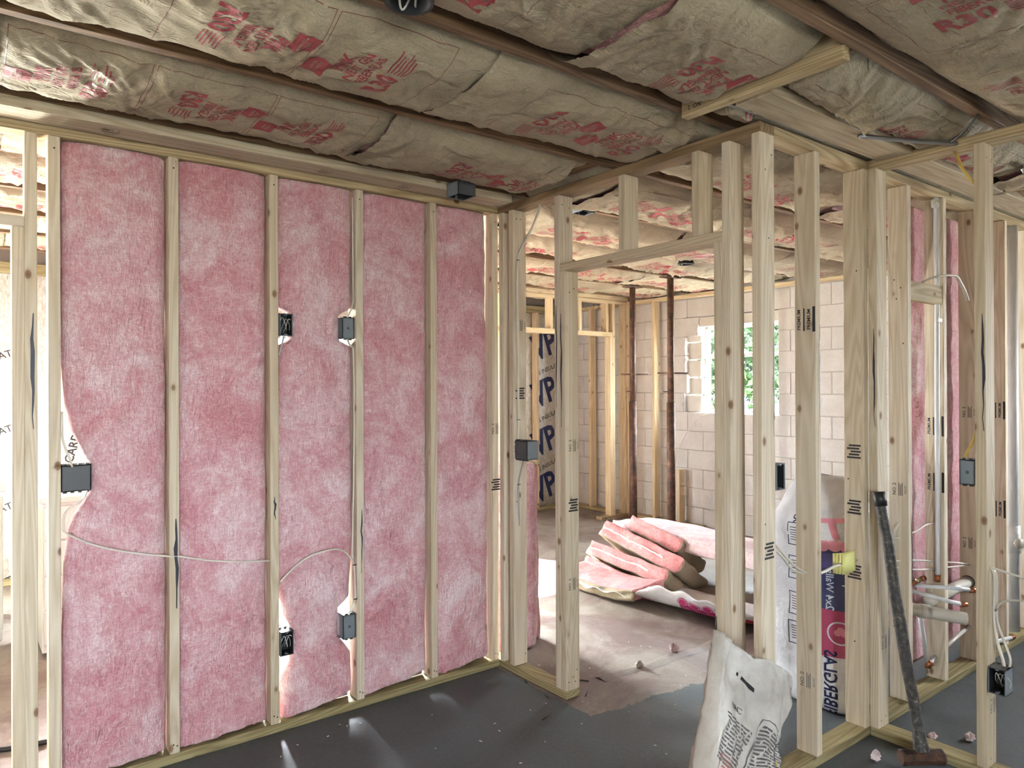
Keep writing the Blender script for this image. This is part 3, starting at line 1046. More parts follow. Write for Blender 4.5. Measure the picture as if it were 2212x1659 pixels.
# leftmost: hollowed at its left edge round the grey double box
l1 = lerp_fn([(0.0, -2.006), (0.60, -2.006), (0.85, -2.000), (0.98, -1.985), (1.03, -1.965), (1.09, -1.925), (1.12, -1.912), (1.22, -1.912), (1.26, -1.935), (1.34, -1.972), (1.45, -1.996), (1.6, -2.006), (2.5, -2.008)])
pink_batt('pink_batt', 'leftmost pink fibreglass batt, hollowed round a grey double box', l1, wob(-1.6455, 0.003, 2), foot(0.044, 0.012, 1), H - 0.004, 1)
pink_batt('pink_batt', 'pink fibreglass batt second from the left, crossed by a sagging cable', wob(-1.601, 0.004, 3), wob(-1.2395, 0.004, 4), foot(0.043, 0.018, 5), H - 0.004, 12)
l3 = lerp_fn([(0, -1.184), (0.12, -1.176), (0.24, -1.165), (0.30, -1.128), (0.45, -1.128), (0.50, -1.155), (0.65, -1.188), (0.9, -1.192), (1.70, -1.190), (1.722, -1.131), (1.845, -1.131), (1.87, -1.188), (2.5, -1.194)])
r3 = lerp_fn([(0, -0.842), (0.1, -0.838), (0.24, -0.842), (0.30, -0.884), (0.32, -0.902), (0.46, -0.902), (0.50, -0.845), (0.8, -0.833), (1.69, -0.833), (1.72, -0.896), (1.84, -0.896), (1.87, -0.836), (1.95, -0.833), (2.2, -0.834), (2.5, -0.836)])
pink_batt('pink_batt', 'middle pink fibreglass batt, narrowed round four grey boxes', l3, r3, foot(0.045, 0.03, 7), H - 0.004, 23)
pink_batt('pink_batt', 'pink fibreglass batt fourth from the left, between plain studs', wob(-0.7885, 0.003, 8), lerp_fn([(0, -0.431), (0.3, -0.430), (0.8, -0.426), (2.5, -0.426)]), foot(0.042, 0.04, 9), H - 0.004, 34)
pink_batt('pink_batt', 'rightmost pink fibreglass batt beside the wall corner', wob(-0.383, 0.002, 10), lerp_fn([(0, -0.046), (1.5, -0.042), (2.0, -0.052), (2.5, -0.062)]), foot(0.042, 0.03, 11), H - 0.004, 45)

# ------------------------------------------------------------------ paper-faced ceiling batts
LOGO = [(-0.042, -0.030), (0.030, -0.034), (0.046, -0.006), (0.040, 0.030), (-0.034, 0.034), (-0.040, 0.004)]
def logo_geo():
    return [(p[0], p[1], 0) for p in LOGO], [tuple(range(6))]
def dice(geo, step=0.014):
    bm = bmesh.new()
    vs_ = [bm.verts.new(v) for v in geo[0]]
    for f in geo[1]:
        try: bm.faces.new([vs_[i] for i in f])
        except ValueError: pass
    xs_ = [v[0] for v in geo[0]]; ys_ = [v[1] for v in geo[0]]
    for ax, lo, hi in ((0, min(xs_), max(xs_)), (1, min(ys_), max(ys_))):
        k = math.ceil(lo / step) * step
        while k < hi:
            no = (1, 0, 0) if ax == 0 else (0, 1, 0)
            co = (k, 0, 0) if ax == 0 else (0, k, 0)
            bmesh.ops.bisect_plane(bm, geom=list(bm.verts) + list(bm.edges) + list(bm.faces), plane_co=co, plane_no=no, dist=1e-6)
            k += step
    bmesh.ops.triangulate(bm, faces=list(bm.faces))
    bm.verts.index_update()
    out = (np.array([tuple(v.co) for v in bm.verts]), [tuple(v.index for v in f.verts) for f in bm.faces])
    bm.free()
    return out
# one printed block, s = reading direction, t = up; about 0.25 x 0.33 m
blk = [(logo_geo(), -0.05, 0.135, 0), (text_geo('PINK', 0.052, 0.03, 0.85), 0.0, 0.078, 0), (text_geo('NEXT GEN', 0.036, 0.02, 0.85), 0.01, 0.040, 0),
       (text_geo('FIBERGLAS', 0.036, 0.02, 0.85), 0.01, 0.006, 0), (text_geo('R30', 0.085, 0.03, 0.9), -0.045, -0.052, 0),
       (bars([(0.035, -0.030 - i * 0.010, 0.125 - 0.012 * (i % 3), -0.026 - i * 0.010) for i in range(6)]), 0, 0, 0)]
big_ = lambda g: ([(a[0] * 1.18, a[1] * 1.12, 0.0) for a in g[0]], g[1])
BLOCK = dice(big_(merge_geo(blk)))
CORP = dice(big_(merge_geo([(text_geo('OWENS', 0.012, 0.01), -0.048, 0.140, 0), (text_geo('CORNING', 0.012, 0.01), -0.048, 0.127, 0)])), 0.02)
def outline(w, h, t_=0.0022):
    return bars([(-w / 2, -h / 2, w / 2, -h / 2 + t_), (-w / 2, h / 2 - t_, w / 2, h / 2), (-w / 2, -h / 2, -w / 2 + t_, h / 2), (w / 2 - t_, -h / 2, w / 2, h / 2)])
OUTL = dice(outline(0.40, 0.37), 0.02)

ORD = ['first', 'second', 'third', 'fourth', 'fifth', 'sixth', 'seventh', 'eighth', 'ninth', 'tenth']
def ceiling_batt(x0, x1, y0, y1, seed, near, label, droop=0.0):
    r = random.Random(seed * 31 + 7)
    st = 0.010 if near else 0.024
    nx_ = int((x1 - x0) / st) + 1; ny_ = int((y1 - y0) / st) + 1
    gx = np.linspace(x0, x1, nx_); gy = np.linspace(y0, y1, ny_)
    Xg, Yg = np.meshgrid(gx, gy)
    s_ = (Yg - y0) / (y1 - y0)
    e = np.minimum(s_, 1 - s_)
    belly = 1 - np.clip(1 - e / 0.30, 0, 1) ** 2
    ends = np.minimum(Xg - x0, x1 - Xg)
    wx = 0.35 * pn(Xg * 3, Yg * 3, seed + 40); wy = 0.35 * pn(Xg * 3, Yg * 3, seed + 41)
    amp = 0.45 + 1.0 * np.clip(pn(Xg * 1.5, Yg * 1.5, seed + 9) + 0.35, 0, 1)
    if not near: amp = amp * 1.4
    amp = amp * 1.35
    wr = 0.010 * amp * ridge(Xg * 4.2 + Yg * 2.2 + wx * 2.2, Yg * 1.6 + wy, seed + 1) + 0.010 * amp * ridge(Xg * 9 - Yg * 4 + wx * 5, Yg * 5 + wy * 5, seed + 2) ** 1.5
    wr = wr + 0.006 * amp * ridge(Xg * 19 + Yg * 8 + wx * 9, Yg * 12 + wy * 9, seed + 3) ** 1.5 + 0.015 * pn(Xg * 1.6, Yg * 2.2, seed + 4)
    Zg = JZ + 0.052 - (0.070 + 0.02 * r.random()) * belly - wr * (0.35 + 0.65 * belly) + 0.004
    if y0 > 0.5: Zg = Zg + 0.032
    Zg = Zg + 0.012 * np.exp(-ends / 0.03) - droop * np.exp(-ends / 0.12)
    # keep clear of the framing that crosses below
    lowest = np.full_like(Zg, 2.37)
    for (bx0, bx1, by0, by1, bz) in KEEP:
        inside = (Xg > bx0 - 0.02) & (Xg < bx1 + 0.02) & (Yg > by0 - 0.02) & (Yg < by1 + 0.02)
        lowest[inside] = np.maximum(lowest[inside], bz)
    Zg = np.maximum(Zg, lowest)
    jag0 = 0.012 * pn(gy * 14, gy * 0 + 0.5, seed + 6); jag1 = 0.012 * pn(gy * 14, gy * 0 + 0.5, seed + 7)
    Xv = Xg.copy(); Xv[:, 0] += jag0; Xv[:, -1] += jag1
    V = np.stack([Xv, Yg, Zg], -1).reshape(-1, 3)
    I = np.arange(nx_ * ny_).reshape(ny_, nx_)
    F = np.stack([I[:-1, :-1], I[1:, :-1], I[1:, 1:], I[:-1, 1:]], -1).reshape(-1, 4)
    core_top = 2.72
    core = MB()
    n = 12
    cx_ = np.linspace(x0 + 0.006, x1 - 0.006, n)
    for (ya, yb_) in ((y0 + 0.004, y1 - 0.004),):
        v_ = []; f_ = []
        ys_ = np.linspace(ya, yb_, n)
        for yy in ys_:
            for xx_ in cx_:
                iy = int(np.clip((yy - y0) / (y1 - y0) * (ny_ - 1), 0, ny_ - 1)); ix = int(np.clip((xx_ - x0) / (x1 - x0) * (nx_ - 1), 0, nx_ - 1))
                v_.append((xx_, yy, Zg[iy, ix] + 0.035))
        for yy in ys_:
            for xx_ in cx_: v_.append((xx_, yy, core_top))
        for a in range(n - 1):
            for b in range(n - 1):
                k = a * n + b
                f_.append((k, k + n, k + n + 1, k + 1)); k2 = k + n * n
                f_.append((k2, k2 + 1, k2 + n + 1, k2 + n))
        for a in range(n - 1):
            f_ += [(a, a + 1, a + 1 + n * n, a + n * n), ((n - 1) * n + a + 1, (n - 1) * n + a, (n - 1) * n + a + n * n, (n - 1) * n + a + 1 + n * n)]
            f_ += [((a + 1) * n, a * n, a * n + n * n, (a + 1) * n + n * n), (a * n + n - 1, (a + 1) * n + n - 1, (a + 1) * n + n - 1 + n * n, a * n + n - 1 + n * n)]
        core.add(v_, f_)
    root = core.build('ceiling_batt', 'pink_cut')
    tag(root, label, 'insulation', 'paper-faced batts between the ceiling joists')
    sheet = mobj('paper_facing', pydata('paper_facing', V, F.tolist(), True), 'kraft', root)
    # printing, laid on the wrinkled paper
    def drape(geo, cx, cy, sgn, lift):
        P = geo[0]
        px = cx - sgn * P[:, 1]; py = cy - sgn * P[:, 0]
        fx = np.clip((px - x0) / (x1 - x0) * (nx_ - 1), 0, nx_ - 1.001); fy = np.clip((py - y0) / (y1 - y0) * (ny_ - 1), 0, ny_ - 1.001)
        ix = fx.astype(int); iy = fy.astype(int); ax_ = fx - ix; ay_ = fy - iy
        z = (Zg[iy, ix] * (1 - ax_) + Zg[iy, ix + 1] * ax_) * (1 - ay_) + (Zg[iy + 1, ix] * (1 - ax_) + Zg[iy + 1, ix + 1] * ax_) * ay_
        return np.stack([px, py, z - lift], -1), geo[1]
    per = 0.76
    k0 = r.uniform(-0.3, 0.1)
    x = x0 + k0
    off = -0.04 + 0.10 * r.random()
    cy = (y0 + y1) / 2 + off
    while x < x1:
        for dx, sgn in ((0.0, 1), (0.38, -1)):
            c = x + dx + 0.19
            if x0 + 0.19 < c < x1 - 0.19:
                v_, f_ = drape(BLOCK, c, cy, sgn, 0.0014)
                mobj('red_print', pydata('red_print', v_, f_), 'print_red', sheet)['kind'] = 'stuff'
                if near:
                    v_, f_ = drape(CORP, c, cy, sgn, 0.0022)
                    mobj('logo_words', pydata('logo_words', v_, f_), 'kraft', sheet)
                v_, f_ = drape(OUTL, c, cy, sgn, 0.0012)
                mobj('printed_outline', pydata('printed_outline', v_, f_), 'print_line', sheet)
        x += per
    return root

KEEP = [(-0.30, -0.20, -2.10, -1.50, JZ + 0.064), (1.78, 1.86, -2.75, -1.70, JZ + 0.094), (-0.22, 4.0, -1.80, -1.63, JZ + 0.004),
        (-3.7, 0.0, -0.18, 0.10, JZ + 0.004), (-0.02, 0.11, -1.62, 0.10, JZ - 0.015), (0.0, 4.0, -1.62, -1.50, JZ - 0.015), (XD - 0.01, XD + 0.1, -3.4, -1.6, JZ - 0.015),
        (1.2, 3.85, 2.62, 2.75, JZ + 0.03), (3.80, 3.95, -2, 3.6, JZ - 0.015), (-0.08, 0.0, -0.8, -0.16, JZ + 0.01), (-4.3, 3.9, 3.56, 3.72, JZ - 0.01), (-4.3, 3.9, 2.52, 2.54, JZ - 0.01)]
for bi in range(1, len(JY)):
    y0 = JY[bi - 1] + 0.0205; y1 = JY[bi] - 0.0205
    if y0 < -3.4: continue
    rr = random.Random(bi * 5)
    x = X0 + 0.02 - rr.random() * 0.7
    k = 0
    while x < X1 - 0.05:
        xe = x + 1.215
        a, b = max(x, X0 + 0.01), min(xe, X1 - 0.01)
        if b - a > 0.15:
            yc = (y0 + y1) / 2
            bay = bi - 7
            where = ('%s joist bay before the pink wall' % ORD[6 - bi + 1]) if bi <= 7 else ('%s joist bay behind the pink wall' % ORD[bi - 8])
            lab = 'paper-faced ceiling batt, %s from left, %s' % (ORD[k], where)
            near = (bi in (5, 6, 7) and a < 0.4) or (bi == 4 and a < 1.6)
            droop = rr.choice([0, 0.0, 0.015, 0.03])
            ceiling_batt(a - 0.006, b + 0.006, y0, y1, bi * 10 + k, near, lab, droop)
            k += 1
        x = xe


# ------------------------------------------------------------------ electrical boxes
def elec_box(label, origin, ex, ey, ez, w, d, h, group='grey plastic electrical boxes', wires=True, back_mat='box_grey', gangs=1):
    """open box: origin = centre of the OPEN face, ex = width dir, ez = height dir, ey = depth dir (into the box)"""
    o = Vector(origin); ex, ey, ez = Vector(ex), Vector(ey), Vector(ez)
    root = empty('electrical_box', o + ey * d)
    tag(root, label, 'electrical box', group)
    def P(a, b, c): return o + ex * a + ey * b + ez * c
    t_ = 0.003
    def slab(nm, a0, a1, b0, b1, c0, c1, mat):
        mb = MB()
        V = [P(a, b, c) for c in (c0, c1) for (a, b) in ((a0, b0), (a1, b0), (a1, b1), (a0, b1))]
        mb.add(V, [(0, 3, 2, 1), (4, 5, 6, 7), (0, 1, 5, 4), (1, 2, 6, 5), (2, 3, 7, 6), (3, 0, 4, 7)])
        return mb.build(nm, mat, root)
    W2, H2 = w / 2, h / 2
    slab('side', -W2, -W2 + t_, 0, d, -H2, H2, 'box_grey'); slab('side', W2 - t_, W2, 0, d, -H2, H2, 'box_grey')
    slab('end', -W2, W2, 0, d, -H2, -H2 + t_, 'box_dark'); slab('end', -W2, W2, 0, d, H2 - t_, H2, 'box_dark')
    slab('back', -W2, W2, d - t_, d, -H2, H2, back_mat)
    slab('lining', -W2 + t_, W2 - t_, d - t_ - 0.002, d - t_, -H2 + t_, H2 - t_, 'box_inside')
    slab('lining', -W2 + t_, -W2 + t_ + 0.001, 0.004, d - t_, -H2 + t_, H2 - t_, 'box_inside'); slab('lining', W2 - t_ - 0.001, W2 - t_, 0.004, d - t_, -H2 + t_, H2 - t_, 'box_inside')
    slab('lining', -W2 + t_, W2 - t_, 0.004, d - t_, -H2 + t_, -H2 + t_ + 0.001, 'box_inside'); slab('lining', -W2 + t_, W2 - t_, 0.004, d - t_, H2 - t_ - 0.001, H2 - t_, 'box_inside')
    for g in range(gangs):
        cx = -W2 + (g + 0.5) * w / gangs
        for s in (-1, 1):
            slab('screw_boss', cx - 0.005, cx + 0.005, 0.001, 0.02, s * H2 * 0.96 - 0.006 * (s > 0), s * H2 * 0.96 + 0.006 * (s < 0), 'box_grey')
            slab('clamp_tab', cx - 0.018, cx - 0.006, d - 0.016, d - 0.002, s * (H2 + 0.001), s * (H2 + 0.006), 'box_dark')
            slab('clamp_tab', cx + 0.006, cx + 0.018, d - 0.016, d - 0.002, s * (H2 + 0.001), s * (H2 + 0.006), 'box_dark')
    v_ = [P(0.007 * math.cos(i * PI / 5), d + 0.0008, 0.007 * math.sin(i * PI / 5)) for i in range(10)]
    MB().add(v_, [tuple(range(10))]).build('back_dimple', 'box_dark', root)
    if wires:
        rw = random.Random(label)
        for k in range(3):
            a = -W2 * 0.6 + k * 0.012
            pts = [P(a, d - 0.01, -H2 * 0.6), P(a + rw.uniform(-.004, .008), d * 0.4, rw.uniform(-.2, .3) * h), P(a + 0.01, d * 0.25, H2 * 0.55), P(a + 0.02 + k * 0.006, d * 0.3, H2 * 0.1), P(a + 0.028, d * 0.35, -H2 * 0.45)]
            tube('wire', pts, 0.0016, 'cable_white' if k != 1 else 'cable_grey', root, 5)
    return root
# front faces open toward the near room
elec_box('grey box with coiled wires, upper left of the middle pink bay', (-1.163, 0.002, 1.783), (1, 0, 0), (0, 1, 0), (0, 0, 1), 0.058, 0.07, 0.098)
elec_box('grey box with hanging wires, lower left of the middle pink bay', (-1.163, 0.002, 0.378), (1, 0, 0), (0, 1, 0), (0, 0, 1), 0.060, 0.07, 0.105)
# backs turned toward us, opening into the laundry side
elec_box('blank back of a grey box, upper right of the middle pink bay', (-0.864, 0.089, 1.782), (-1, 0, 0), (0, -1, 0), (0, 0, 1), 0.058, 0.075, 0.098, wires=False)
elec_box('blank back of a grey box, lower right of the middle pink bay', (-0.866, 0.089, 0.390), (-1, 0, 0), (0, -1, 0), (0, 0, 1), 0.062, 0.082, 0.112, wires=False)
elec_box('dark back of a double box in the leftmost pink bay', (-1.962, 0.089, 1.170), (-1, 0, 0), (0, -1, 0), (0, 0, 1), 0.096, 0.078, 0.098, wires=False, back_mat='box_dark', gangs=2)
# doorway wall
elec_box('double box with lugs on the stud beside the doorway corner', (0.085, -0.183, 1.175), (0, -1, 0), (-1, 0, 0), (0, 0, 1), 0.100, 0.076, 0.098, wires=False, back_mat='box_dark', gangs=2)
elec_box('slim grey box on the bare corner stud right of the doorway', (0.128, -1.600, 1.165), (1, 0, 0), (0, 1, 0), (0, 0, 1), 0.056, 0.07, 0.098, wires=False)
elec_box('grey box behind the near stud, fed by the yellow cable', (0.885, -1.98, 1.165), (0, -1, 0), (-1, 0, 0), (0, 0, 1), 0.056, 0.075, 0.098, wires=False)
elec_box('open grey box low on the rightmost near stud', (XD - 0.004, -2.083, 0.385), (0, -1, 0), (1, 0, 0), (0, 0, 1), 0.058, 0.075, 0.098)
# ceiling boxes
elec_box('grey ceiling box hanging beside the pink wall corner', (-0.38, -0.215, 2.424), (1, 0, 0), (0, 0, 1), (0, 1, 0), 0.10, 0.065, 0.10, wires=False)
elec_box('grey ceiling box seen above the door header', (0.42, -0.225, 2.458), (1, 0, 0), (0, 0, 1), (0, 1, 0), 0.095, 0.05, 0.085, wires=False)

# round ceiling housings
def can_light(x, y, z, r, label):
    e = empty('can_light', (x, y, z + 0.1))
    tag(e, label, 'light fixture')
    n = 28
    V = []
    prof = [(r * 1.12, z), (r * 1.12, z + 0.012), (r, z + 0.013), (r, z + 0.10), (0.0001, z + 0.102)]
    prof2 = [(r * 1.12, z), (r * 0.93, z - 0.001), (r * 0.9, z + 0.09), (0.0001, z + 0.092)]
    def lathe(pr):
        V, F = [], []
        for (rr_, zz) in pr:
            V += [(x + rr_ * math.cos(2 * PI * i / n), y + rr_ * math.sin(2 * PI * i / n), zz) for i in range(n)]
        for j in range(len(pr) - 1):
            for i in range(n):
                a, b = j * n + i, j * n + (i + 1) % n
                F.append((a, b, b + n, a + n))
        return V, F
    v_, f_ = lathe(prof); mobj('housing', pydata('housing', v_, f_, True), 'black_plastic', e)
    v_, f_ = lathe(prof2); mobj('liner', pydata('liner', v_, f_, True), 'box_inside', e)
    tube('wire', [(x - 0.02, y, z + 0.09), (x - 0.01, y + 0.03, z + 0.02), (x + 0.01, y + 0.045, z + 0.006), (x + 0.03, y + 0.02, z + 0.06)], 0.003, 'cable_white', e, 6)
    tube('wire', [(x + 0.03, y, z + 0.09), (x + 0.03, y + 0.02, z + 0.02), (x + 0.05, y + 0.045, z + 0.03), (x + 0.06, y + 0.01, z + 0.08)], 0.003, 'cable_white', e, 6)
can_light(-1.44, -1.575, 2.45, 0.055, 'black round ceiling housing with white wires at the top edge')
can_light(2.10, 0.42, 2.43, 0.055, 'small black round ceiling housing beyond the doorway')

# ------------------------------------------------------------------ cables
def cable(label, pts, r=0.0042, mat='cable_white', flat=1.5, group='thin electrical cables', ties=()):
    o = tube('cable', pts, r, mat, None, 6, flat, 5)
    tag(o, label, 'cable', group)
    for t_ in ties:
        v_, f_ = sweep([Vector(t_) + Vector((-0.009, -0.004, 0.001)), Vector(t_) + Vector((0.009, -0.004, 0.001))], 0.0025, 6)
        mobj('staple', pydata('staple', v_, f_), 'black_plastic', o)
    return o
yc = 0.006
cable('white cable sagging across the two left pink batts', [(-1.929, yc, 1.122), (-1.939, yc, 1.095), (-1.970, yc, 1.072), (-1.999, yc, 1.041), (-2.004, 0.004, 1.0), (-1.992, 0.0, 0.968), (-1.894, 0.0, 0.909), (-1.768, 0.0, 0.865), (-1.650, 0.004, 0.834), (-1.60, 0.004, 0.825), (-1.492, 0.0, 0.794), (-1.36, 0.0, 0.769), (-1.240, 0.006, 0.754)])
cable('short white cable entering the double box from above', [(-2.008, yc, 1.42), (-2.006, yc, 1.32), (-1.984, yc, 1.246), (-1.975, 0.012, 1.214)])
cable('white cable arching across the middle pink batt', [(-1.196, 0.0, 0.655), (-1.129, -0.004, 0.714), (-1.054, -0.006, 0.752), (-0.955, -0.006, 0.765), (-0.898, -0.004, 0.747), (-0.856, 0.0, 0.702), (-0.842, yc, 0.674), (-0.838, yc, 0.586), (-0.838, yc, 0.514), (-0.859, yc, 0.464), (-0.868, 0.012, 0.446)], ties=[(-0.842, 0.004, 0.674), (-0.838, 0.004, 0.514)])
cable('thin white cable running down the left side of the third stud', [(-0.838, 0.02, 2.40), (-0.836, 0.02, 2.0), (-0.840, 0.015, 1.90), (-0.868, 0.012, 1.833)], 0.0035)
cable('pale cable leaving the upper right box downward', [(-0.870, 0.014, 1.73), (-0.852, 0.016, 1.695), (-0.836, 0.018, 1.655), (-0.834, 0.02, 1.2), (-0.846, 0.014, 0.78), (-0.846, 0.010, 0.70)], 0.0035)
cable('short grey cable below the upper left box', [(-1.172, 0.008, 1.732), (-1.182, 0.006, 1.693), (-1.196, 0.006, 1.648)], mat='cable_grey')
cable('white cable from the top plate down to the doorway double box', [(0.045, -0.300, 2.437), (0.045, -0.287, 2.40), (0.045, -0.238, 2.331), (0.045, -0.180, 2.269), (0.032, -0.140, 2.20), (0.022, -0.139, 2.08), (0.023, -0.138, 1.835), (0.027, -0.138, 1.59), (0.026, -0.138, 1.30), (0.023, -0.141, 1.222)], 0.005, ties=[(0.026, -0.138, 2.17), (0.027, -0.138, 1.33)])
cable('grey cable below the doorway double box into a bored hole', [(0.062, -0.15, 1.128), (0.044, -0.14, 1.065), (0.026, -0.139, 0.982), (0.028, -0.138, 0.884), (0.037, -0.13, 0.773)], mat='cable_grey', ties=[(0.026, -0.139, 0.99)])
cable('upper of two white cables left of the yellow note', [(0.115, -1.56, 0.93), (0.192, -1.56, 0.871), (0.230, -1.56, 0.839), (0.295, -1.56, 0.793), (0.375, -1.56, 0.755)])
cable('lower of two white cables left of the yellow note', [(0.115, -1.565, 0.90), (0.192, -1.565, 0.848), (0.246, -1.565, 0.800), (0.302, -1.565, 0.773), (0.375, -1.562, 0.758)])
cable('white cable that holds the yellow note between two studs', [(0.40, -1.572, 0.745), (0.488, -1.572, 0.748), (0.575, -1.572, 0.757), (0.68, -1.572, 0.757), (0.762, -1.566, 0.753)], 0.005)
cable('upper long cable strung across the plumbing bay', [(0.80, -1.56, 0.745), (1.047, -1.56, 0.702), (1.348, -1.56, 0.661), (1.718, -1.56, 0.596), (1.98, -1.56, 0.545)])
cable('lower slack cable strung across the plumbing bay', [(0.80, -1.555, 0.735), (1.047, -1.555, 0.681), (1.348, -1.555, 0.614), (1.718, -1.555, 0.568), (1.98, -1.555, 0.540)])
cable('white cable hanging from the third right stud', [(1.175, -1.556, 0.86), (1.13, -1.56, 0.83), (1.08, -1.56, 0.72), (1.06, -1.56, 0.62)])
cable('white cable looped between two studs above the slack pair', [(1.02, -1.556, 0.83), (1.10, -1.56, 0.80), (1.172, -1.558, 0.790)])
cable('white cable rising to the stud that carries the clear pipe', [(1.205, -1.556, 0.80), (1.33, -1.56, 0.80), (1.45, -1.56, 0.82), (1.56, -1.556, 0.815)])
cable('pair of cables dropping down the near stud into the open box', [(0.84, -2.045, 0.801), (0.84, -2.061, 0.779), (0.84, -2.060, 0.689), (0.84, -2.059, 0.60), (0.838, -2.07, 0.523), (0.836, -2.086, 0.468), (0.834, -2.094, 0.436)], 0.0055, ties=[(0.84, -2.062, 0.64)])
cable('second cable of the pair dropping into the open box', [(0.846, -2.045, 0.801), (0.850, -2.064, 0.775), (0.851, -2.064, 0.69), (0.850, -2.066, 0.60), (0.850, -2.088, 0.53), (0.850, -2.108, 0.47), (0.842, -2.110, 0.436)], 0.0045)
cable('white cable leaving the near stud toward the right edge, upper', [(0.84, -2.046, 0.803), (0.84, -2.10, 0.793), (0.84, -2.20, 0.782), (0.84, -2.40, 0.79)])
cable('white cable leaving the near stud toward the right edge, lower', [(0.848, -2.064, 0.645), (0.84, -2.083, 0.673), (0.84, -2.115, 0.689), (0.84, -2.20, 0.70), (0.84, -2.42, 0.69)])
cable('stiff white cable end poking from the upper blocking', [(1.36, -1.585, 1.997), (1.40, -1.61, 2.02), (1.446, -1.64, 2.032), (1.55, -1.66, 2.04), (1.61, -1.66, 2.01), (1.66, -1.66, 1.975), (1.70, -1.66, 1.93)], 0.006)
cable('yellow cable crossing under the near top plate', [(0.84, -1.93, 2.437), (0.81, -1.949, 2.412), (0.80, -1.965, 2.371), (0.80, -1.985, 2.33), (0.815, -2.008, 2.29)], mat='cable_yellow')
cable('yellow cable end feeding the box behind the near stud', [(0.815, -2.008, 1.32), (0.812, -2.0, 1.284), (0.812, -1.975, 1.236), (0.83, -1.97, 1.215)], 0.0035, 'cable_yellow')
cable('white cable hanging on the far wall left of the window', [(3.91, 2.08, 2.40), (3.90, 2.02, 2.2), (3.90, 2.10, 2.0), (3.90, 2.17, 1.84)])
cable('white cable trailing down from the broken window sill', [(3.94, 1.56, 1.225), (3.90, 1.582, 1.214), (3.90, 1.701, 1.162), (3.90, 1.822, 1.049), (3.90, 1.948, 0.868), (3.90, 2.02, 0.70)])
cable('orange cord hanging before the foil-faced wall', [(2.60, 3.59, 2.40), (2.62, 3.57, 2.05), (2.70, 3.54, 1.75), (2.78, 3.55, 1.72), (2.74, 3.55, 1.5), (2.76, 3.55, 1.2)], 0.007, 'cable_orange', 1.0)
cable('dark cord lying on the laundry floor at the left edge', [(-3.2, 1.2, 0.012), (-2.8, 0.9, 0.012), (-2.45, 0.75, 0.012), (-2.2, 0.55, 0.012), (-2.0, 0.5, 0.012)], 0.011, 'black_plastic', 1.0)
# metal conduit under the ceiling
cd = tube('conduit', [(0.40, -1.765, JZ - 0.045), (0.60, -1.855, JZ - 0.046), (0.79, -1.955, JZ - 0.046)], 0.009, 'steel', None, 8)
tag(cd, 'thin metal conduit under the joists beside the flat board', 'conduit')
bc = tube('cable', [(0.745, -1.95, JZ - 0.05), (0.71, -2.0, JZ - 0.04), (0.64, -2.085, JZ - 0.006)], 0.005, 'black_plastic', None, 6)
tag(bc, 'short dark cable rising from the conduit to a joist', 'cable', 'thin electrical cables')
cd2 = tube('conduit', [(1.45, -1.98, JZ - 0.03), (2.2, -1.86, JZ - 0.04), (3.0, -1.84, JZ - 0.04)], 0.014, 'steel', None, 8)
tag(cd2, 'metal conduit under the ceiling at the right edge', 'conduit')
cd3 = tube('cable', [(-0.22, -1.60, 2.485), (-0.05, -1.63, 2.478), (0.10, -1.625, 2.478), (0.4, -1.625, 2.478)], 0.006, 'cable_grey', None, 6)
tag(cd3, 'grey cable tucked above the plate at the outer corner', 'cable', 'thin electrical cables')

# yellow note pad stuck behind the cable
nb = empty('note_pad', (0.66, -1.60, 0.77))
tag(nb, 'yellow note pad tucked behind a white cable', 'note pad')
for i in range(4):
    V = []
    for j in range(7):
        s = j / 6
        cur = (1 - s) ** 3 * (0.012 + 0.010 * i)
        for z in (0.715, 0.800):
            V.append((0.612 + 0.082 * s - 0.3 * cur, -1.588 + 0.0022 * i - 0.006 + cur, z + 0.008 * s))
    F = [(2 * j, 2 * j + 2, 2 * j + 3, 2 * j + 1) for j in range(6)]
    o = mobj('sheet', pydata('sheet', V, F, True), 'sticky_yellow', nb)
    sd = o.modifiers.new('thickness', 'SOLIDIFY'); sd.thickness = 0.0016

# ------------------------------------------------------------------ plumbing in the right wall
def pipe(name, label, pts, r, mat, group=None, ends=False, n=16, smoothn=1):
    root = tube(name, pts, r, mat, None, n, 1.0, smoothn, not ends)
    tag(root, label, 'pipe', group or 'pipes in the right wall')
    return root
def ring(parent, c, axis, r, w, mat, n=14, name='fitting'):
    a = Vector(axis).normalized() * w / 2
    return tube(name, [Vector(c) - a, Vector(c) + a], r, mat, parent, n, 1.0, 1)
px_ = pipe('supply_pipe', 'clear plastic supply pipe running up the pink bay stud', [(1.540, -1.580, 2.436), (1.535, -1.580, 2.2), (1.532, -1.585, 1.99), (1.532, -1.582, 1.55), (1.536, -1.580, 1.12), (1.542, -1.578, 0.84), (1.545, -1.575, 0.55)], 0.011, 'pipe_white', smoothn=3)
ring(px_, (1.545, -1.575, 0.545), (0, 0, 1), 0.014, 0.035, 'copper')
MB().box((1.512, -1.599, 1.818), (1.554, -1.594, 1.834)).build('pipe_strap', 'pipe_cream', px_)
cb = MB()
for k in range(9):
    rr = random.Random(k); c = Vector((1.525 + rr.uniform(-.02, .03), -1.585 + rr.uniform(-.008, .01), 2.418 - rr.uniform(0, .03)))
    v_, f_ = sweep([c + Vector((0, 0, .012)), c + Vector((0, 0, .004)), c - Vector((0, 0, .008)), c - Vector((0, 0, .014))], [.003, .010, .011, .004], 8, 1, True, 1)
    cb.add(v_, f_)
cbo = cb.build('sealant_blob', 'caulk', px_, True)
h2 = pipe('supply_pipe', 'short white supply pipe, upper of the two pointing right', [(1.44, -1.52, 0.515), (1.60, -1.64, 0.500), (1.66, -1.69, 0.49)], 0.010, 'pipe_white')
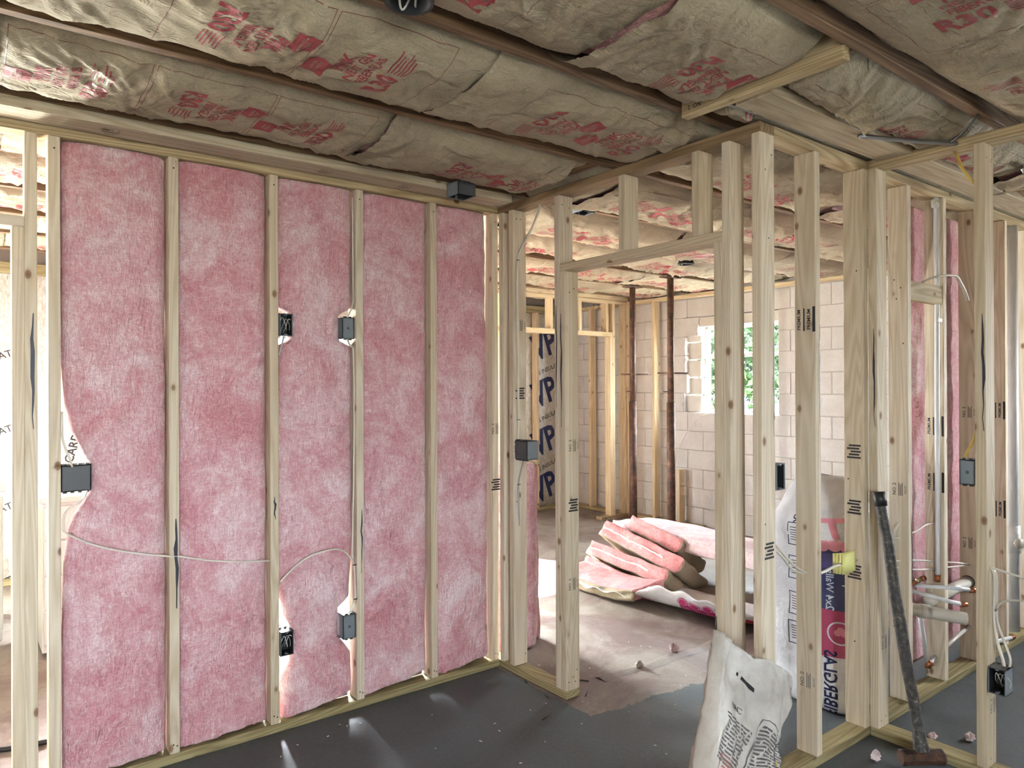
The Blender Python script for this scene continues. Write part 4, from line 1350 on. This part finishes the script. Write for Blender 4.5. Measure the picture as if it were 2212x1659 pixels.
ring(h2, (1.66, -1.69, 0.49), (0.6, -0.5, 0), 0.013, 0.03, 'copper')
for k in range(3):
    ring(h2, (1.43 + 0.03 * k, -1.51 - 0.01 * k, 0.528 + 0.008 * k), (0.6, -0.3, 0.2), 0.013, 0.022, 'brass' if k % 2 else 'copper')
h3 = pipe('supply_pipe', 'short white supply pipe, lower of the two pointing right', [(1.38, -1.52, 0.500), (1.50, -1.64, 0.455), (1.55, -1.69, 0.440)], 0.010, 'pipe_white')
ring(h3, (1.55, -1.69, 0.440), (0.6, -0.5, 0), 0.013, 0.03, 'copper')
tr = pipe('drain_pipe', 'grey drain stub with an open round end', [(1.36, -1.50, 0.415), (1.43, -1.575, 0.400), (1.545, -1.70, 0.375)], 0.030, 'pipe_cream', ends=True, n=20)
tube('pipe_bore', [(1.37, -1.51, 0.412), (1.544, -1.699, 0.3752)], 0.0265, 'box_dark', tr, 20, 1, 1, False)
ring(tr, (1.42, -1.564, 0.402), (0.68, -0.73, -0.1), 0.034, 0.05, 'pipe_cream')
dh = pipe('drain_pipe', 'grey drain pipe passing through the bored stud', [(1.50, -1.545, 0.43), (2.10, -1.555, 0.455)], 0.030, 'pipe_cream', n=18)
ring(dh, (1.975, -1.553, 0.450), (1, 0, 0), 0.034, 0.006, 'box_inside', 18)
dv = pipe('supply_pipe', 'white supply pipe slanting down to a copper elbow', [(1.44, -1.53, 0.40), (1.46, -1.545, 0.25), (1.475, -1.555, 0.135)], 0.011, 'pipe_white')
ring(dv, (1.477, -1.557, 0.13), (0.2, 0, 1), 0.015, 0.04, 'copper'); ring(dv, (1.49, -1.557, 0.122), (1, 0, 0), 0.014, 0.03, 'copper')
pipe('supply_pipe', 'short white supply pipe from the elbow into a stud', [(1.50, -1.557, 0.125), (1.562, -1.557, 0.145)], 0.010, 'pipe_white')
pipe('supply_pipe', 'low supply pipe crossing to the next stud', [(1.60, -1.557, 0.155), (1.98, -1.557, 0.215)], 0.010, 'pipe_cream')
vp = pipe('vent_pipe', 'thick white vertical pipe at the right edge', [(2.60, -1.56, 0.06), (2.60, -1.56, H)], 0.036, 'pipe_white', n=20)
ring(vp, (2.60, -1.56, 0.60), (0, 0, 1), 0.042, 0.16, 'pipe_white', 20)
ring(vp, (2.585, -1.60, 0.58), (-0.6, -0.8, 0), 0.030, 0.02, 'pipe_cream', 18)
sp_ = pipe('supply_pipe', 'low white supply pipe with copper end by the right edge', [(2.13, -1.60, 0.10), (2.46, -1.60, 0.06)], 0.010, 'pipe_white')
ring(sp_, (2.47, -1.60, 0.058), (1, 0, -0.1), 0.014, 0.035, 'copper')

# pink batt standing behind the plumbing
lC = lerp_fn([(0.10, 1.42), (0.7, 1.45), (1.1, 1.47), (1.18, 1.52), (1.34, 1.60), (1.55, 1.52), (1.75, 1.58), (1.85, 1.60), (2.0, 1.50), (2.2, 1.46), (2.45, 1.44)])
pb = pink_batt('pink_batt', 'pink batt with a torn left edge behind the right-hand pipes', lC, lambda z: 2.42, lambda u: 0.12, H - 0.03, 77, -1.482, -1.40, 'loose pink batts', 30, 120, fibres=120)

# ------------------------------------------------------------------ batts and bags lying about
def slab_batt(label, c, a, b, cdir, la, lb, lc, seed, kraft=('a+', 'b-'), bend=0.0, group='paper-faced batts in the pile', fold=True, name='folded_batt', lump=0.02, mat='pink_cut'):
    """soft folded slab: centre c, length a, thickness b, width cdir"""
    c = Vector(c); a = Vector(a).normalized(); b = Vector(b); b = (b - a * b.dot(a)).normalized(); d = Vector(cdir); d = (d - a * d.dot(a) - b * d.dot(b)).normalized()
    na, nb_, nc = 26, 9, 16
    def pt(u, v, w):
        # rounded end at +a (the fold)
        uu = u * la / 2; vv = v * lb / 2; ww = w * lc / 2
        r_ = lb * 0.22
        if u > 0:
            lim = la / 2 - r_ * (1 - math.sqrt(max(0.0, 1 - min(1, abs(v)) ** 2)))
            uu = min(uu, lim)
        n1 = float(pn(u * 3 + seed, w * 2, seed)); n2 = float(pn(u * 2.4, v * 1.5 + w * 2, seed + 3))
        sag = bend * (u * u)
        return c + a * (uu + 0.3 * lump * n1) + b * (vv * (1 + 0.12 * n2) + sag + lump * 0.6 * n1) + d * (ww + lump * 0.8 * n2 * (1 if abs(w) > 0.9 else 0.3))
    V, F = [], []
    idx = {}
    def vid(i, j, k):
        key = (i, j, k)
        if key not in idx:
            idx[key] = len(V)
            V.append(pt(-1 + 2 * i / na, -1 + 2 * j / nb_, -1 + 2 * k / nc))
        return idx[key]
    faces = {'a-': [], 'a+': [], 'b-': [], 'b+': [], 'c-': [], 'c+': []}
    for j in range(nb_):
        for k in range(nc):
            faces['a-'].append((vid(0, j, k), vid(0, j, k + 1), vid(0, j + 1, k + 1), vid(0, j + 1, k)))
            faces['a+'].append((vid(na, j, k), vid(na, j + 1, k), vid(na, j + 1, k + 1), vid(na, j, k + 1)))
    for i in range(na):
        for k in range(nc):
            faces['b-'].append((vid(i, 0, k), vid(i + 1, 0, k), vid(i + 1, 0, k + 1), vid(i, 0, k + 1)))
            faces['b+'].append((vid(i, nb_, k), vid(i, nb_, k + 1), vid(i + 1, nb_, k + 1), vid(i + 1, nb_, k)))
        for j in range(nb_):
            faces['c-'].append((vid(i, j, 0), vid(i, j + 1, 0), vid(i + 1, j + 1, 0), vid(i + 1, j, 0)))
            faces['c+'].append((vid(i, j, nc), vid(i + 1, j, nc), vid(i + 1, j + 1, nc), vid(i, j + 1, nc)))
    if a.cross(b).dot(d) < 0:
        faces = {k: [tuple(reversed(q)) for q in fs_] for k, fs_ in faces.items()}
    allf = sum(faces.values(), [])
    o = mobj(name, pydata(name, V, allf, True), mat)
    tag(o, label, 'insulation', group)
    kf = sum([faces[k] for k in kraft], [])
    me = pydata('paper_facing', [Vector(p) for p in V], kf, True)
    k_ = mobj('paper_facing', me, 'kraft', o)
    sd = k_.modifiers.new('thickness', 'SOLIDIFY'); sd.thickness = 0.004; sd.offset = 1.0
    if fold:   # pale torn paper edge between the two folded layers
        r_ = random.Random(seed)
        Vv, Ff = [], []
        for i in range(22):
            u = -0.98 + 1.55 * i / 21
            p0 = pt(u, 0.0 + r_.uniform(-.05, .05), -1.0) - d * 0.004
            ww = r_.uniform(0.006, 0.014)
            Vv += [p0 - b * ww / 2, p0 + b * ww / 2 - d * 0.006]
            if i: Ff.append((2 * i - 2, 2 * i - 1, 2 * i + 1, 2 * i))
        mobj('fold_edge', pydata('fold_edge', Vv, Ff, True), 'paper_white', o)
    return o
A_ = Vector((0.03, -0.97, -0.22))
C_ = Vector((0.80, -0.06, -0.58))
B_ = Vector((0.50, 0.18, 0.80))
# centre of the pink (c-) faces, from back to front
def place(face_c, lc): return Vector(face_c) + C_.normalized() * lc / 2
slab_batt('uppermost folded batt of the leaning pile, brown end showing', place((1.95, 0.66, 0.375), 0.42), A_, B_, C_, 0.52, 0.11, 0.42, 4, fold=False)
slab_batt('second folded batt of the leaning pile, long pink edge up', place((1.80, 0.665, 0.300), 0.42), A_, B_, C_, 0.79, 0.125, 0.42, 1)
slab_batt('third folded batt of the leaning pile', place((1.68, 0.685, 0.195), 0.36), A_ + Vector((0, 0, 0.10)), B_, C_ + Vector((0, 0, .15)), 0.77, 0.11, 0.36, 2)
slab_batt('lowest folded batt of the leaning pile, pressed flat', place((1.57, 0.64, 0.115), 0.30), A_ + Vector((0, 0, 0.05)), B_ + Vector((-.1, 0, .1)), C_ + Vector((0, 0, .35)), 0.72, 0.085, 0.30, 3)
slab_batt('batt coloured pale for strong light, lying flat across the back of the pile', (2.26, 0.36, 0.30), Vector((0.05, -1, -0.03)), Vector((0.05, -0.05, 1)), Vector((1, 0.05, 0)), 1.50, 0.11, 0.50, 5, ('b-',), 0.0, fold=False, lump=0.03, mat='pink_pale')  # whiter pink stands in for the overexposed look of its lit top
slab_batt('limp brown-edged batt sagging over the front of the torn bag', (1.45, 0.60, 0.072), Vector((0.0, -1, 0.0)), Vector((-0.1, 0, 1)), Vector((0.99, 0, 0.10)), 0.76, 0.075, 0.30, 6, ('b-', 'c-'), 0.03, fold=False, lump=0.02)

# torn white bag under the pile
def bag_surface(ctr, ax, sx, length, w, h, seed, top_cut):
    """half-open lying sack: returns point function (s along, t around 0..1 from front lip under to back lip)"""
    ctr = Vector(ctr); ax = Vector(ax).normalized(); sx = Vector(sx).normalized()
    def f(s, t_):
        ang = PI * (1.02 + 0.96 * t_)           # from front top, under, to back top
        taper = 1 - 0.55 * max(0, abs(s - 0.5) * 2 - 0.55) ** 1.3
        lip = top_cut(s)
        y_ = math.cos(ang) * w / 2 * taper
        z_ = math.sin(ang) * h * taper
        zz = max(0.004, h + z_)
        if t_ < 0.18: zz = zz + lip * (1 - t_ / 0.18)
        n_ = float(pn(s * 8, t_ * 6, seed)) * 0.022 + float(ridge(s * 7 + t_ * 3, t_ * 5, seed + 2)) * 0.012
        return ctr + ax * (s - 0.5) * length + sx * (y_ - n_ * (1 if t_ < 0.4 else 0)) + Vector((0, 0, zz + 0.3 * n_))
    return f
def surf_mesh(f, ns, nt, s0=0, s1=1, t0=0, t1=1, lift=None):
    V = [f(s0 + (s1 - s0) * i / ns, t0 + (t1 - t0) * j / nt) for i in range(ns + 1) for j in range(nt + 1)]
    F = [(i * (nt + 1) + j, i * (nt + 1) + j + 1, (i + 1) * (nt + 1) + j + 1, (i + 1) * (nt + 1) + j) for i in range(ns) for j in range(nt)]
    return V, F
lipf = lambda s: float(np.interp(s, [0, 0.15, 0.42, 0.50, 0.62, 0.8, 1.0], [-0.05, -0.09, -0.08, 0.03, 0.035, 0.0, -0.01])) + 0.012 * math.sin(s * 60)
fb = bag_surface((1.69, 0.15, 0), (0.10, -1, 0), (1, 0.10, 0), 1.72, 0.74, 0.165, 9, lipf)
v_, f_ = surf_mesh(fb, 60, 34, 0, 1, 0, 0.70)
bagp = mobj('torn_bag', pydata('torn_bag', v_, f_, True), 'bag_plastic')
sd = bagp.modifiers.new('thickness', 'SOLIDIFY'); sd.thickness = 0.003; sd.offset = -1
tag(bagp, 'torn white plastic bag with magenta print under the batt pile', 'bag')
def on_surface(f, s, t_, lift=0.004):
    e = 1e-3
    p = f(s, t_); ds = f(s + e, t_) - p; dt = f(s, t_ + e) - p
    n_ = ds.cross(dt).normalized()
    return p, n_
def surf_print(name, f, geo, s0, t0, ks, kt, rot, mat, parent, lift=0.004, sgn=1):
    """map flat lettering (metres) onto a surface: ks, kt = parameter per metre"""
    P, Fc = dice(geo, 0.02)
    c_, s_ = math.cos(rot), math.sin(rot)
    V = []
    for a in P:
        u = a[0] * c_ - a[1] * s_; w_ = a[0] * s_ + a[1] * c_
        p, n_ = on_surface(f, s0 + u * ks, t0 + w_ * kt)
        V.append(p + n_ * lift * sgn)
    return mobj(name, pydata(name, V, Fc, True), mat, parent)
KS, KT = 1 / 1.72, 1 / 1.05
sg = -1
p0, n0 = on_surface(fb, 0.7, 0.15)
if n0.dot(Vector((-1, 0, 0.3))) > 0: sg = 1
rect = lambda w, h: bars([(-w / 2, -h / 2, w / 2, h / 2)])
def circ(r, n=20, r2=None):
    if r2 is None: return [(r * math.cos(2 * PI * i / n), r * math.sin(2 * PI * i / n), 0) for i in range(n)], [tuple(range(n))]
    V = [(q * math.cos(2 * PI * i / n), q * math.sin(2 * PI * i / n), 0) for q in (r, r2) for i in range(n)]
    return V, [(i, (i + 1) % n, (i + 1) % n + n, i + n) for i in range(n)]
surf_print('magenta_panel', fb, rect(0.26, 0.10), 0.70, 0.175, KS, KT, 0.0, 'magenta', bagp, 0.004, sg)
for k in range(3):
    surf_print('round_icon', fb, circ(0.040), 0.645 + 0.052 * k, 0.10, KS, KT, 0, 'magenta', bagp, 0.006, sg)
    surf_print('icon_ring', fb, circ(0.034, 20, 0.030), 0.645 + 0.052 * k, 0.10, KS, KT, 0, 'paper_white', bagp, 0.008, sg)
    surf_print('caption', fb, bars([(-0.025, -0.004 - 0.011 * i, 0.025, 0.001 - 0.011 * i) for i in range(3)]), 0.645 + 0.052 * k, 0.185, KS, KT, 0, 'pale_pink', bagp, 0.006, sg)
surf_print('bag_lettering', fb, text_geo('FIBERGLAS', 0.055, 0.02), 0.815, 0.17, KS, -KT, -1.2, 'ink_black', bagp, 0.004, sg)
surf_print('bag_lettering', fb, text_geo('PINK', 0.075, 0.04), 0.865, 0.15, KS, -KT, -1.2, 'magenta', bagp, 0.004, sg)
surf_print('red_logo', fb, rect(0.09, 0.10), 0.91, 0.17, KS, KT, 0.3, 'logo_red', bagp, 0.004, sg)
surf_print('bag_lettering', fb, text_geo('NEXT GEN', 0.07, 0.03), 0.66, 0.265, KS, KT, 0, 'ink_black', bagp, 0.004, sg)
surf_print('bag_lettering', fb, text_geo('FIBERGLAS', 0.07, 0.03), 0.58, 0.215, KS, KT, 0, 'ink_black', bagp, 0.004, sg)
surf_print('red_logo', fb, rect(0.16, 0.07), 0.78, 0.285, KS, KT, 0.0, 'logo_red', bagp, 0.004, sg)
surf_print('magenta_panel', fb, rect(0.40, 0.04), 0.36, 0.20, KS, KT, 0.0, 'magenta', bagp, 0.004, sg)

# batts propped upright behind the corner, seen between the doorway studs
pb2 = pink_batt('pink_batt', 'pink batt propped upright between the doorway studs', lerp_fn([(0, 0.10), (0.5, 0.10), (1.1, 0.12)]), lerp_fn([(0, 0.345), (0.1, 0.365), (0.9, 0.365), (1.05, 0.35), (1.1, 0.30)]), lambda u: 0.012 + 0.10 * (1 - u) * 0, 1.065, 91, 0.085, 0.19, 'loose pink batts', 26, 90, fibres=80)
pk = slab_batt('brown-backed batt standing behind the propped pink one', (0.26, 0.255, 0.53), Vector((0, 0.02, 1)), Vector((0, 1, 0)), Vector((1, 0, 0)), 1.05, 0.10, 0.36, 17, ('b+', 'a+', 'c+'), fold=False, group='loose pink batts')

# standing bag of batts behind the right wall
def stand(u, z):
    """u 0..1 round the sack, z height"""
    a = 2 * PI * u
    cx, cy = 1.04, -1.27
    hx, hy = 0.185, 0.205
    sq = (abs(math.cos(a)) ** 5 + abs(math.sin(a)) ** 5) ** (-1 / 5)
    top = max(0, (z - 0.82) / 0.25)
    sh = 1 - 0.75 * top ** 1.4
    foot_ = 1 - 0.12 * max(0, (0.08 - z) / 0.08) ** 2
    n_ = 0.018 * float(pn(u * 9, z * 6, 61)) + 0.010 * float(ridge(u * 14, z * 5, 62))
    return Vector((cx + math.cos(a) * sq * (hx * sh * foot_ + n_), cy + math.sin(a) * sq * (hy * (0.4 + 0.6 * sh) * foot_ + n_) , max(0.004, z + (0.02 * float(pn(u * 6, 0.2, 63)) if z > 0.8 else 0))))
NS, NZ = 72, 60
V = [stand(i / NS, 1.06 * j / NZ) for j in range(NZ + 1) for i in range(NS)]
F = [(j * NS + i, j * NS + (i + 1) % NS, (j + 1) * NS + (i + 1) % NS, (j + 1) * NS + i) for j in range(NZ) for i in range(NS)]
F += [tuple(range(NS - 1, -1, -1)), tuple(range(NZ * NS, (NZ + 1) * NS))]
sb = mobj('insulation_bag', pydata('insulation_bag', V, F, True), 'bag_plastic')
tag(sb, 'white and purple plastic insulation bag standing behind the right studs', 'bag')
fs = lambda s, t_: stand(s % 1.0, t_)
mir = lambda g: ([(a[0], -a[1], 0.0) for a in g[0]], [tuple(reversed(f)) for f in g[1]])
def stand_print(name, geo, u0, z0, rot, mat, lift=0.003):
    P, Fc = dice(geo, 0.015)
    c_, s_ = math.cos(rot), math.sin(rot)
    V = []
    for a in P:
        h_ = a[0] * c_ - a[1] * s_; v_ = a[0] * s_ + a[1] * c_
        u = (u0 + h_ / 1.45); z = z0 + v_
        e = 2e-3
        p = stand(u, z); n_ = (stand(u + e, z) - p).cross(stand(u, z + e) - p).normalized()
        V.append(p + n_ * lift)
    return mobj(name, pydata(name, V, Fc, True), mat, sb)
stand_print('navy_band', rect(0.19, 0.28), 0.605, 0.62, 0, 'navy_band')
stand_print('purple_band', rect(0.19, 0.07), 0.605, 0.70, 0, 'purple', 0.0034)
stand_print('rose_band', rect(0.19, 0.22), 0.605, 0.37, 0, 'rose_band')
stand_print('pale_figure', merge_geo([(circ(0.03), -0.05, 0, 0), (circ(0.03), 0.0, 0.005, 0), (circ(0.026), 0.045, 0, 0), (rect(0.03, 0.10), 0.0, 0.06, 0.3), (rect(0.16, 0.02), 0.0, 0.115, 0.1)]), 0.60, 0.77, 0, 'pale_pink', 0.004)
stand_print('bag_lettering', mir(text_geo('2x4 Walls', 0.045, 0.01)), 0.585, 0.57, PI / 2, 'lettering_pale', 0.004)
stand_print('bag_lettering', mir(text_geo('15 sq ft', 0.045, 0.01)), 0.635, 0.57, PI / 2, 'lettering_pale', 0.004)
stand_print('round_seal', circ(0.055, 24, 0.048), 0.615, 0.375, 0, 'lettering_pale', 0.004)
stand_print('round_seal', merge_geo([(circ(0.014), -.012, 0, 0), (circ(0.014), .012, 0, 0), (circ(0.014), 0, .016, 0)]), 0.615, 0.375, 0, 'pale_pink', 0.004)
stand_print('bag_lettering', mir(text_geo('FIBERGLAS', 0.075, 0.02, 0.85)), 0.585, 0.14, PI / 2, 'ink_navy', 0.004)
stand_print('bag_lettering', mir(text_geo('NEXT GEN', 0.075, 0.02, 0.85)), 0.65, 0.13, PI / 2, 'ink_black', 0.004)
for z in (0.80, 0.64, 0.47, 0.33):
    stand_print('label_outline', outline(0.10, 0.11, 0.004), 0.475, z, 0, 'ink_navy', 0.003)
    stand_print('label_lines', bars([(-0.035, -0.03 + i * 0.012, 0.035, -0.026 + i * 0.012) for i in range(6)]), 0.475, z, 0, 'ink_grey', 0.003)
stand_print('bag_lettering', text_geo('06', 0.05, 0.02), 0.475, 0.875, PI, 'ink_navy', 0.004)
# loose flap of film above it
V, F = [], []
for i in range(13):
    for j in range(11):
        s, t_ = i / 12, j / 10
        V.append((0.90 + 0.10 * t_ + 0.02 * float(pn(s * 4, t_ * 4, 71)), -1.36 - 0.12 * s * (0.4 + 0.6 * t_), 0.84 + 0.24 * t_ * (0.5 + 0.6 * s) + 0.02 * float(ridge(s * 4, t_ * 5, 72))))
        if i and j:
            a = i * 11 + j
            F.append((a - 12, a - 11, a, a - 1))
fl = mobj('film_flap', pydata('film_flap', V, F, True), 'bag_plastic', sb)
sd = fl.modifiers.new('thickness', 'SOLIDIFY'); sd.thickness = 0.002

# paper sack leaning in front of the doorway corner
SKL = lerp_fn([(0.0, -0.690), (0.25, -0.600), (0.45, -0.520), (0.60, -0.465), (0.74, -0.415)])    # left edge over height
SKR = lerp_fn([(0.0, -0.270), (0.25, -0.240), (0.37, -0.232), (0.42, -0.180), (0.47, -0.110), (0.54, -0.095), (0.75, -0.090)])
BAGX = lambda z: (SKL(z) + SKR(z)) / 2
BAGW = lambda z: (SKR(z) - SKL(z)) / 2
BAGT = lerp_fn([(0.0, 0.085), (0.2, 0.09), (0.35, 0.075), (0.5, 0.05), (0.65, 0.022), (0.78, 0.012)])
def sack(u, v):
    """u round 0..1, v 0..1 up; the top edge slopes down to the right"""
    a = 2 * PI * u
    ex = math.cos(a); ey = math.sin(a)
    top = 0.735 - 0.105 * (ex + 1)
    z = 0.004 + (top - 0.004) * v
    sgx = math.copysign(abs(ex) ** 0.7, ex); sgy = math.copysign(abs(ey) ** 0.8, ey)
    n_ = 0.016 * float(pn(ex * 3 + ey, z * 8, 81)) + 0.020 * v * float(ridge(ex * 3 + z * 3, z * 9 - ex * 2, 82)) + 0.008 * float(ridge(ex * 6, z * 16, 83))
    return Vector((BAGX(z) + sgx * BAGW(z), -1.775 + 0.10 * (z - 0.2) + sgy * BAGT(z) + (n_ if ey > 0 else -n_), z))
NS, NZ = 80, 60
V = [sack(i / NS, j / NZ) for j in range(NZ + 1) for i in range(NS)]
F = [(j * NS + i, j * NS + (i + 1) % NS, (j + 1) * NS + (i + 1) % NS, (j + 1) * NS + i) for j in range(NZ) for i in range(NS)]
F += [tuple(range(NS - 1, -1, -1))]
pbag = mobj('paper_sack', pydata('paper_sack', V, F, True), 'bag_paper')
sd = pbag.modifiers.new('thickness', 'SOLIDIFY'); sd.thickness = 0.0025; sd.offset = -1
tag(pbag, 'crumpled pale paper sack of mix leaning at the doorway corner', 'sack')
def sack_print(name, geo, u0, z0, mat, lift=0.003, rot=0.0):
    P, Fc = dice(geo, 0.015)
    c_, s_ = math.cos(rot), math.sin(rot)
    V = []
    for a in P:
        h_ = a[0] * c_ - a[1] * s_; v_ = a[0] * s_ + a[1] * c_
        u = u0 + h_ / 0.78; v = z0 + v_ / 0.63
        e = 2e-3
        p = sack(u, v); n_ = (sack(u + e, v) - p).cross(sack(u, v + e) - p).normalized()
        V.append(p + n_ * lift)
    return mobj(name, pydata(name, V, Fc, True), mat, pbag)
rr = random.Random(3)
def words_block(w, h, dy, t_, seed):
    r_ = random.Random(seed); out = []
    y = h / 2
    while y > -h / 2:
        x = -w / 2
        while x < w / 2 - 0.01:
            l = min(r_.uniform(0.008, 0.028), w / 2 - x)
            out.append((x, y - t_, x + l, y)); x += l + 0.004
        y -= dy
    return bars(out)
tilt = -0.30
sack_print('printed_bar', rect(0.055, 0.011), 0.685, 0.87, 'ink_black', 0.003, -0.42)
sack_print('code_print', text_geo('PAC', 0.022, 0.01), 0.645, 0.75, 'ink_grey', 0.003, -0.2)
sack_print('small_print', words_block(0.10, 0.11, 0.009, 0.0045, 1), 0.635, 0.62, 'ink_grey', 0.003, tilt)
sack_print('red_frame', outline(0.09, 0.075, 0.002), 0.625, 0.50, 'paper_red', 0.003, tilt)
sack_print('red_print', words_block(0.07, 0.055, 0.008, 0.0035, 2), 0.625, 0.50, 'paper_red', 0.003, tilt)
sack_print('text_frame', outline(0.15, 0.34, 0.002), 0.775, 0.44, 'ink_grey', 0.003, tilt)
sack_print('small_print', words_block(0.135, 0.31, 0.0085, 0.0045, 4), 0.775, 0.44, 'ink_grey', 0.003, tilt)
sack_print('small_print', words_block(0.10, 0.22, 0.0085, 0.004, 5), 0.610, 0.33, 'ink_grey', 0.003, tilt)
sack_print('warning_triangle', ([(-0.011, -0.009, 0), (0.011, -0.009, 0), (0, 0.011, 0)], [(0, 1, 2)]), 0.82, 0.57, 'cable_yellow', 0.0045, tilt)

# ------------------------------------------------------------------ sledgehammer
sh = empty('sledgehammer', (0.70, -1.85, 0))
tag(sh, 'worn black sledgehammer leaning on the right corner studs', 'sledgehammer')
h0 = Vector((0.70, -1.850, 0.06)); h1 = Vector((0.748, -1.668, 1.055))
tube('handle', [h0.lerp(h1, k / 10) + Vector((0.003 * math.sin(k), 0.002 * math.cos(2 * k), 0)) for k in range(11)], [0.021, 0.021, 0.0215, 0.022, 0.0225, 0.0225, 0.022, 0.0215, 0.021, 0.0205, 0.020], 'handle_worn', sh, 14, 1.0, 3)
tube('grip_cap', [h0.lerp(h1, 0.945), h0.lerp(h1, 1.004)], 0.0245, 'black_plastic', sh, 16, 1.0, 1)
hd = Vector((0.80, -0.60, 0)).normalized()
hv, hf = sweep([Vector((0.698, -1.853, 0.036)) + hd * q for q in (-0.085, -0.078, -0.03, 0.03, 0.078, 0.085)], [0.028, 0.033, 0.030, 0.030, 0.033, 0.028], 8, 1.0, True, 1)
mobj('head', pydata('head', hv, hf), 'rusty_steel', sh)
MB().sweep([Vector((0.699, -1.852, 0.062)), Vector((0.704, -1.836, 0.15))], [0.030, 0.021], 10, 1.0, True, 1).build('collar', 'handle_worn', sh)

# ------------------------------------------------------------------ laundry side
wd = empty('washing_machine', (-2.45, 2.45, 0))
tag(wd, 'white laundry machine in the bright room at the left edge', 'appliance')
board('cabinet', (-3.0, 2.05, 0.02), (-2.10, 2.80, 0.90), 'appliance_white', wd, 0.012)
board('top_panel', (-3.02, 2.03, 0.90), (-2.08, 2.82, 0.93), 'appliance_white', wd, 0.008)
board('side_panel', (-2.10, 2.10, 0.08), (-2.094, 2.75, 0.86), 'cabinet_grey', wd, 0.002)
board('control_panel', (-3.0, 2.72, 0.93), (-2.10, 2.82, 1.06), 'appliance_white', wd, 0.01)
for k in range(3):
    tube('knob', [(-2.3 - 0.2 * k, 2.72, 1.0), (-2.3 - 0.2 * k, 2.70, 1.0)], 0.025, 'cabinet_grey', wd, 14, 1, 1)
dc = empty('drawer_cabinet', (-1.72, 1.95, 0))
tag(dc, 'pale drawer cabinet seen through the narrow stud gap at the left', 'cabinet')
board('carcass', (-1.935, 1.68, 0.02), (-1.40, 2.2, 0.86), 'appliance_white', dc, 0.004)
board('worktop', (-1.95, 1.66, 0.86), (-1.38, 2.22, 0.89), 'appliance_white', dc, 0.004)
for k in range(4):
    board('drawer_front', (-1.925, 1.662, 0.07 + 0.195 * k), (-1.41, 1.68, 0.255 + 0.195 * k), 'appliance_white', dc, 0.003)

# ------------------------------------------------------------------ scraps on the floor
def scrap(x, y, s, label, mat, seed, zf=0.6):
    V, F = [], []
    n, m = 20, 13
    for j in range(m):
        ph = PI * j / (m - 1)
        for i in range(n):
            a = 2 * PI * i / n
            k = 0.8 * s * (1 + 0.8 * float(pn(math.cos(a) * 1.6 + seed, math.sin(a) * 1.6 + ph * 1.3, seed)) + 0.5 * float(pn(math.cos(a) * 4 + seed, math.sin(a) * 4 + ph * 4, seed + 1)))
            V.append((x + k * math.sin(ph) * math.cos(a), y + 0.7 * k * math.sin(ph) * math.sin(a), max(0.001, zf * s * (1 - math.cos(ph) * 1.0) * (1 + 0.3 * math.sin(3 * a)))))
    F = [(j * n + i, j * n + (i + 1) % n, (j + 1) * n + (i + 1) % n, (j + 1) * n + i) for j in range(m - 1) for i in range(n)]
    o = mobj('insulation_scrap', pydata('insulation_scrap', V, F, True), mat)
    tag(o, label, 'scrap', 'insulation scraps on the floor')
scrap(0.90, -0.447, 0.034, 'pale torn scrap on the doorway floor, nearer the sack', 'pink_pale', 1)
scrap(0.575, -0.482, 0.026, 'curled pale scrap on the floor joint in the doorway', 'paper_white', 2)
scrap(0.60, -1.72, 0.030, 'pink tuft on the dark floor left of the hammer', 'pink_pale', 3)
scrap(1.085, -1.883, 0.036, 'pale pink tuft on the floor right of the near stud', 'pink_pale', 4, 0.35)
scrap(0.98, -1.78, 0.030, 'flat pale tuft on the floor right of the hammer', 'pink_pale', 5, 0.3)
rr = random.Random(12)
deb = MB()
for k in range(70):
    x = rr.uniform(-1.6, 0.9); y = rr.uniform(-1.4, -0.06)
    if x > 0: y = rr.uniform(-1.0, 0.1)
    l = rr.uniform(0.002, 0.008); w_ = rr.uniform(0.001, 0.003); a = rr.uniform(0, PI)
    c_, s_ = math.cos(a), math.sin(a)
    q = [(x + c_ * l * i - s_ * w_ * j, y + s_ * l * i + c_ * w_ * j) for i, j in ((-1, -1), (1, -1), (1, 1), (-1, 1))]
    deb.add([(p[0], p[1], 0.0005) for p in q] + [(p[0], p[1], 0.002) for p in q], [(4, 5, 6, 7), (0, 1, 5, 4), (1, 2, 6, 5), (2, 3, 7, 6), (3, 0, 4, 7)])
dd = deb.build('floor_debris', 'paper_white')
tag(dd, 'specks of pale debris scattered on the floor', 'debris', kind='stuff')
for k, (x, y, a, l) in enumerate([(-0.20, -0.62, 0.3, 0.03), (-0.05, -0.45, 1.4, 0.02), (-0.02, -0.25, 1.2, 0.02), (0.22, -0.42, 2.2, 0.03), (0.12, -0.55, 0.6, 0.03)]):
    n_ = tube('nail', [(x - l * math.cos(a), y - l * math.sin(a), 0.003), (x + l * math.cos(a), y + l * math.sin(a), 0.003)], 0.0025, 'nail_dark', None, 6, 1, 1)
    tag(n_, ['dark nail on the grey paint, farthest out from the doorway plate', 'dark nail against the doorway plate, near its end', 'dark nail against the doorway plate, near the wall corner', 'dark nail on bare floor between the doorway studs', 'dark nail on bare floor beside the end of the doorway plate'][k], 'nail', 'loose nails on the floor')
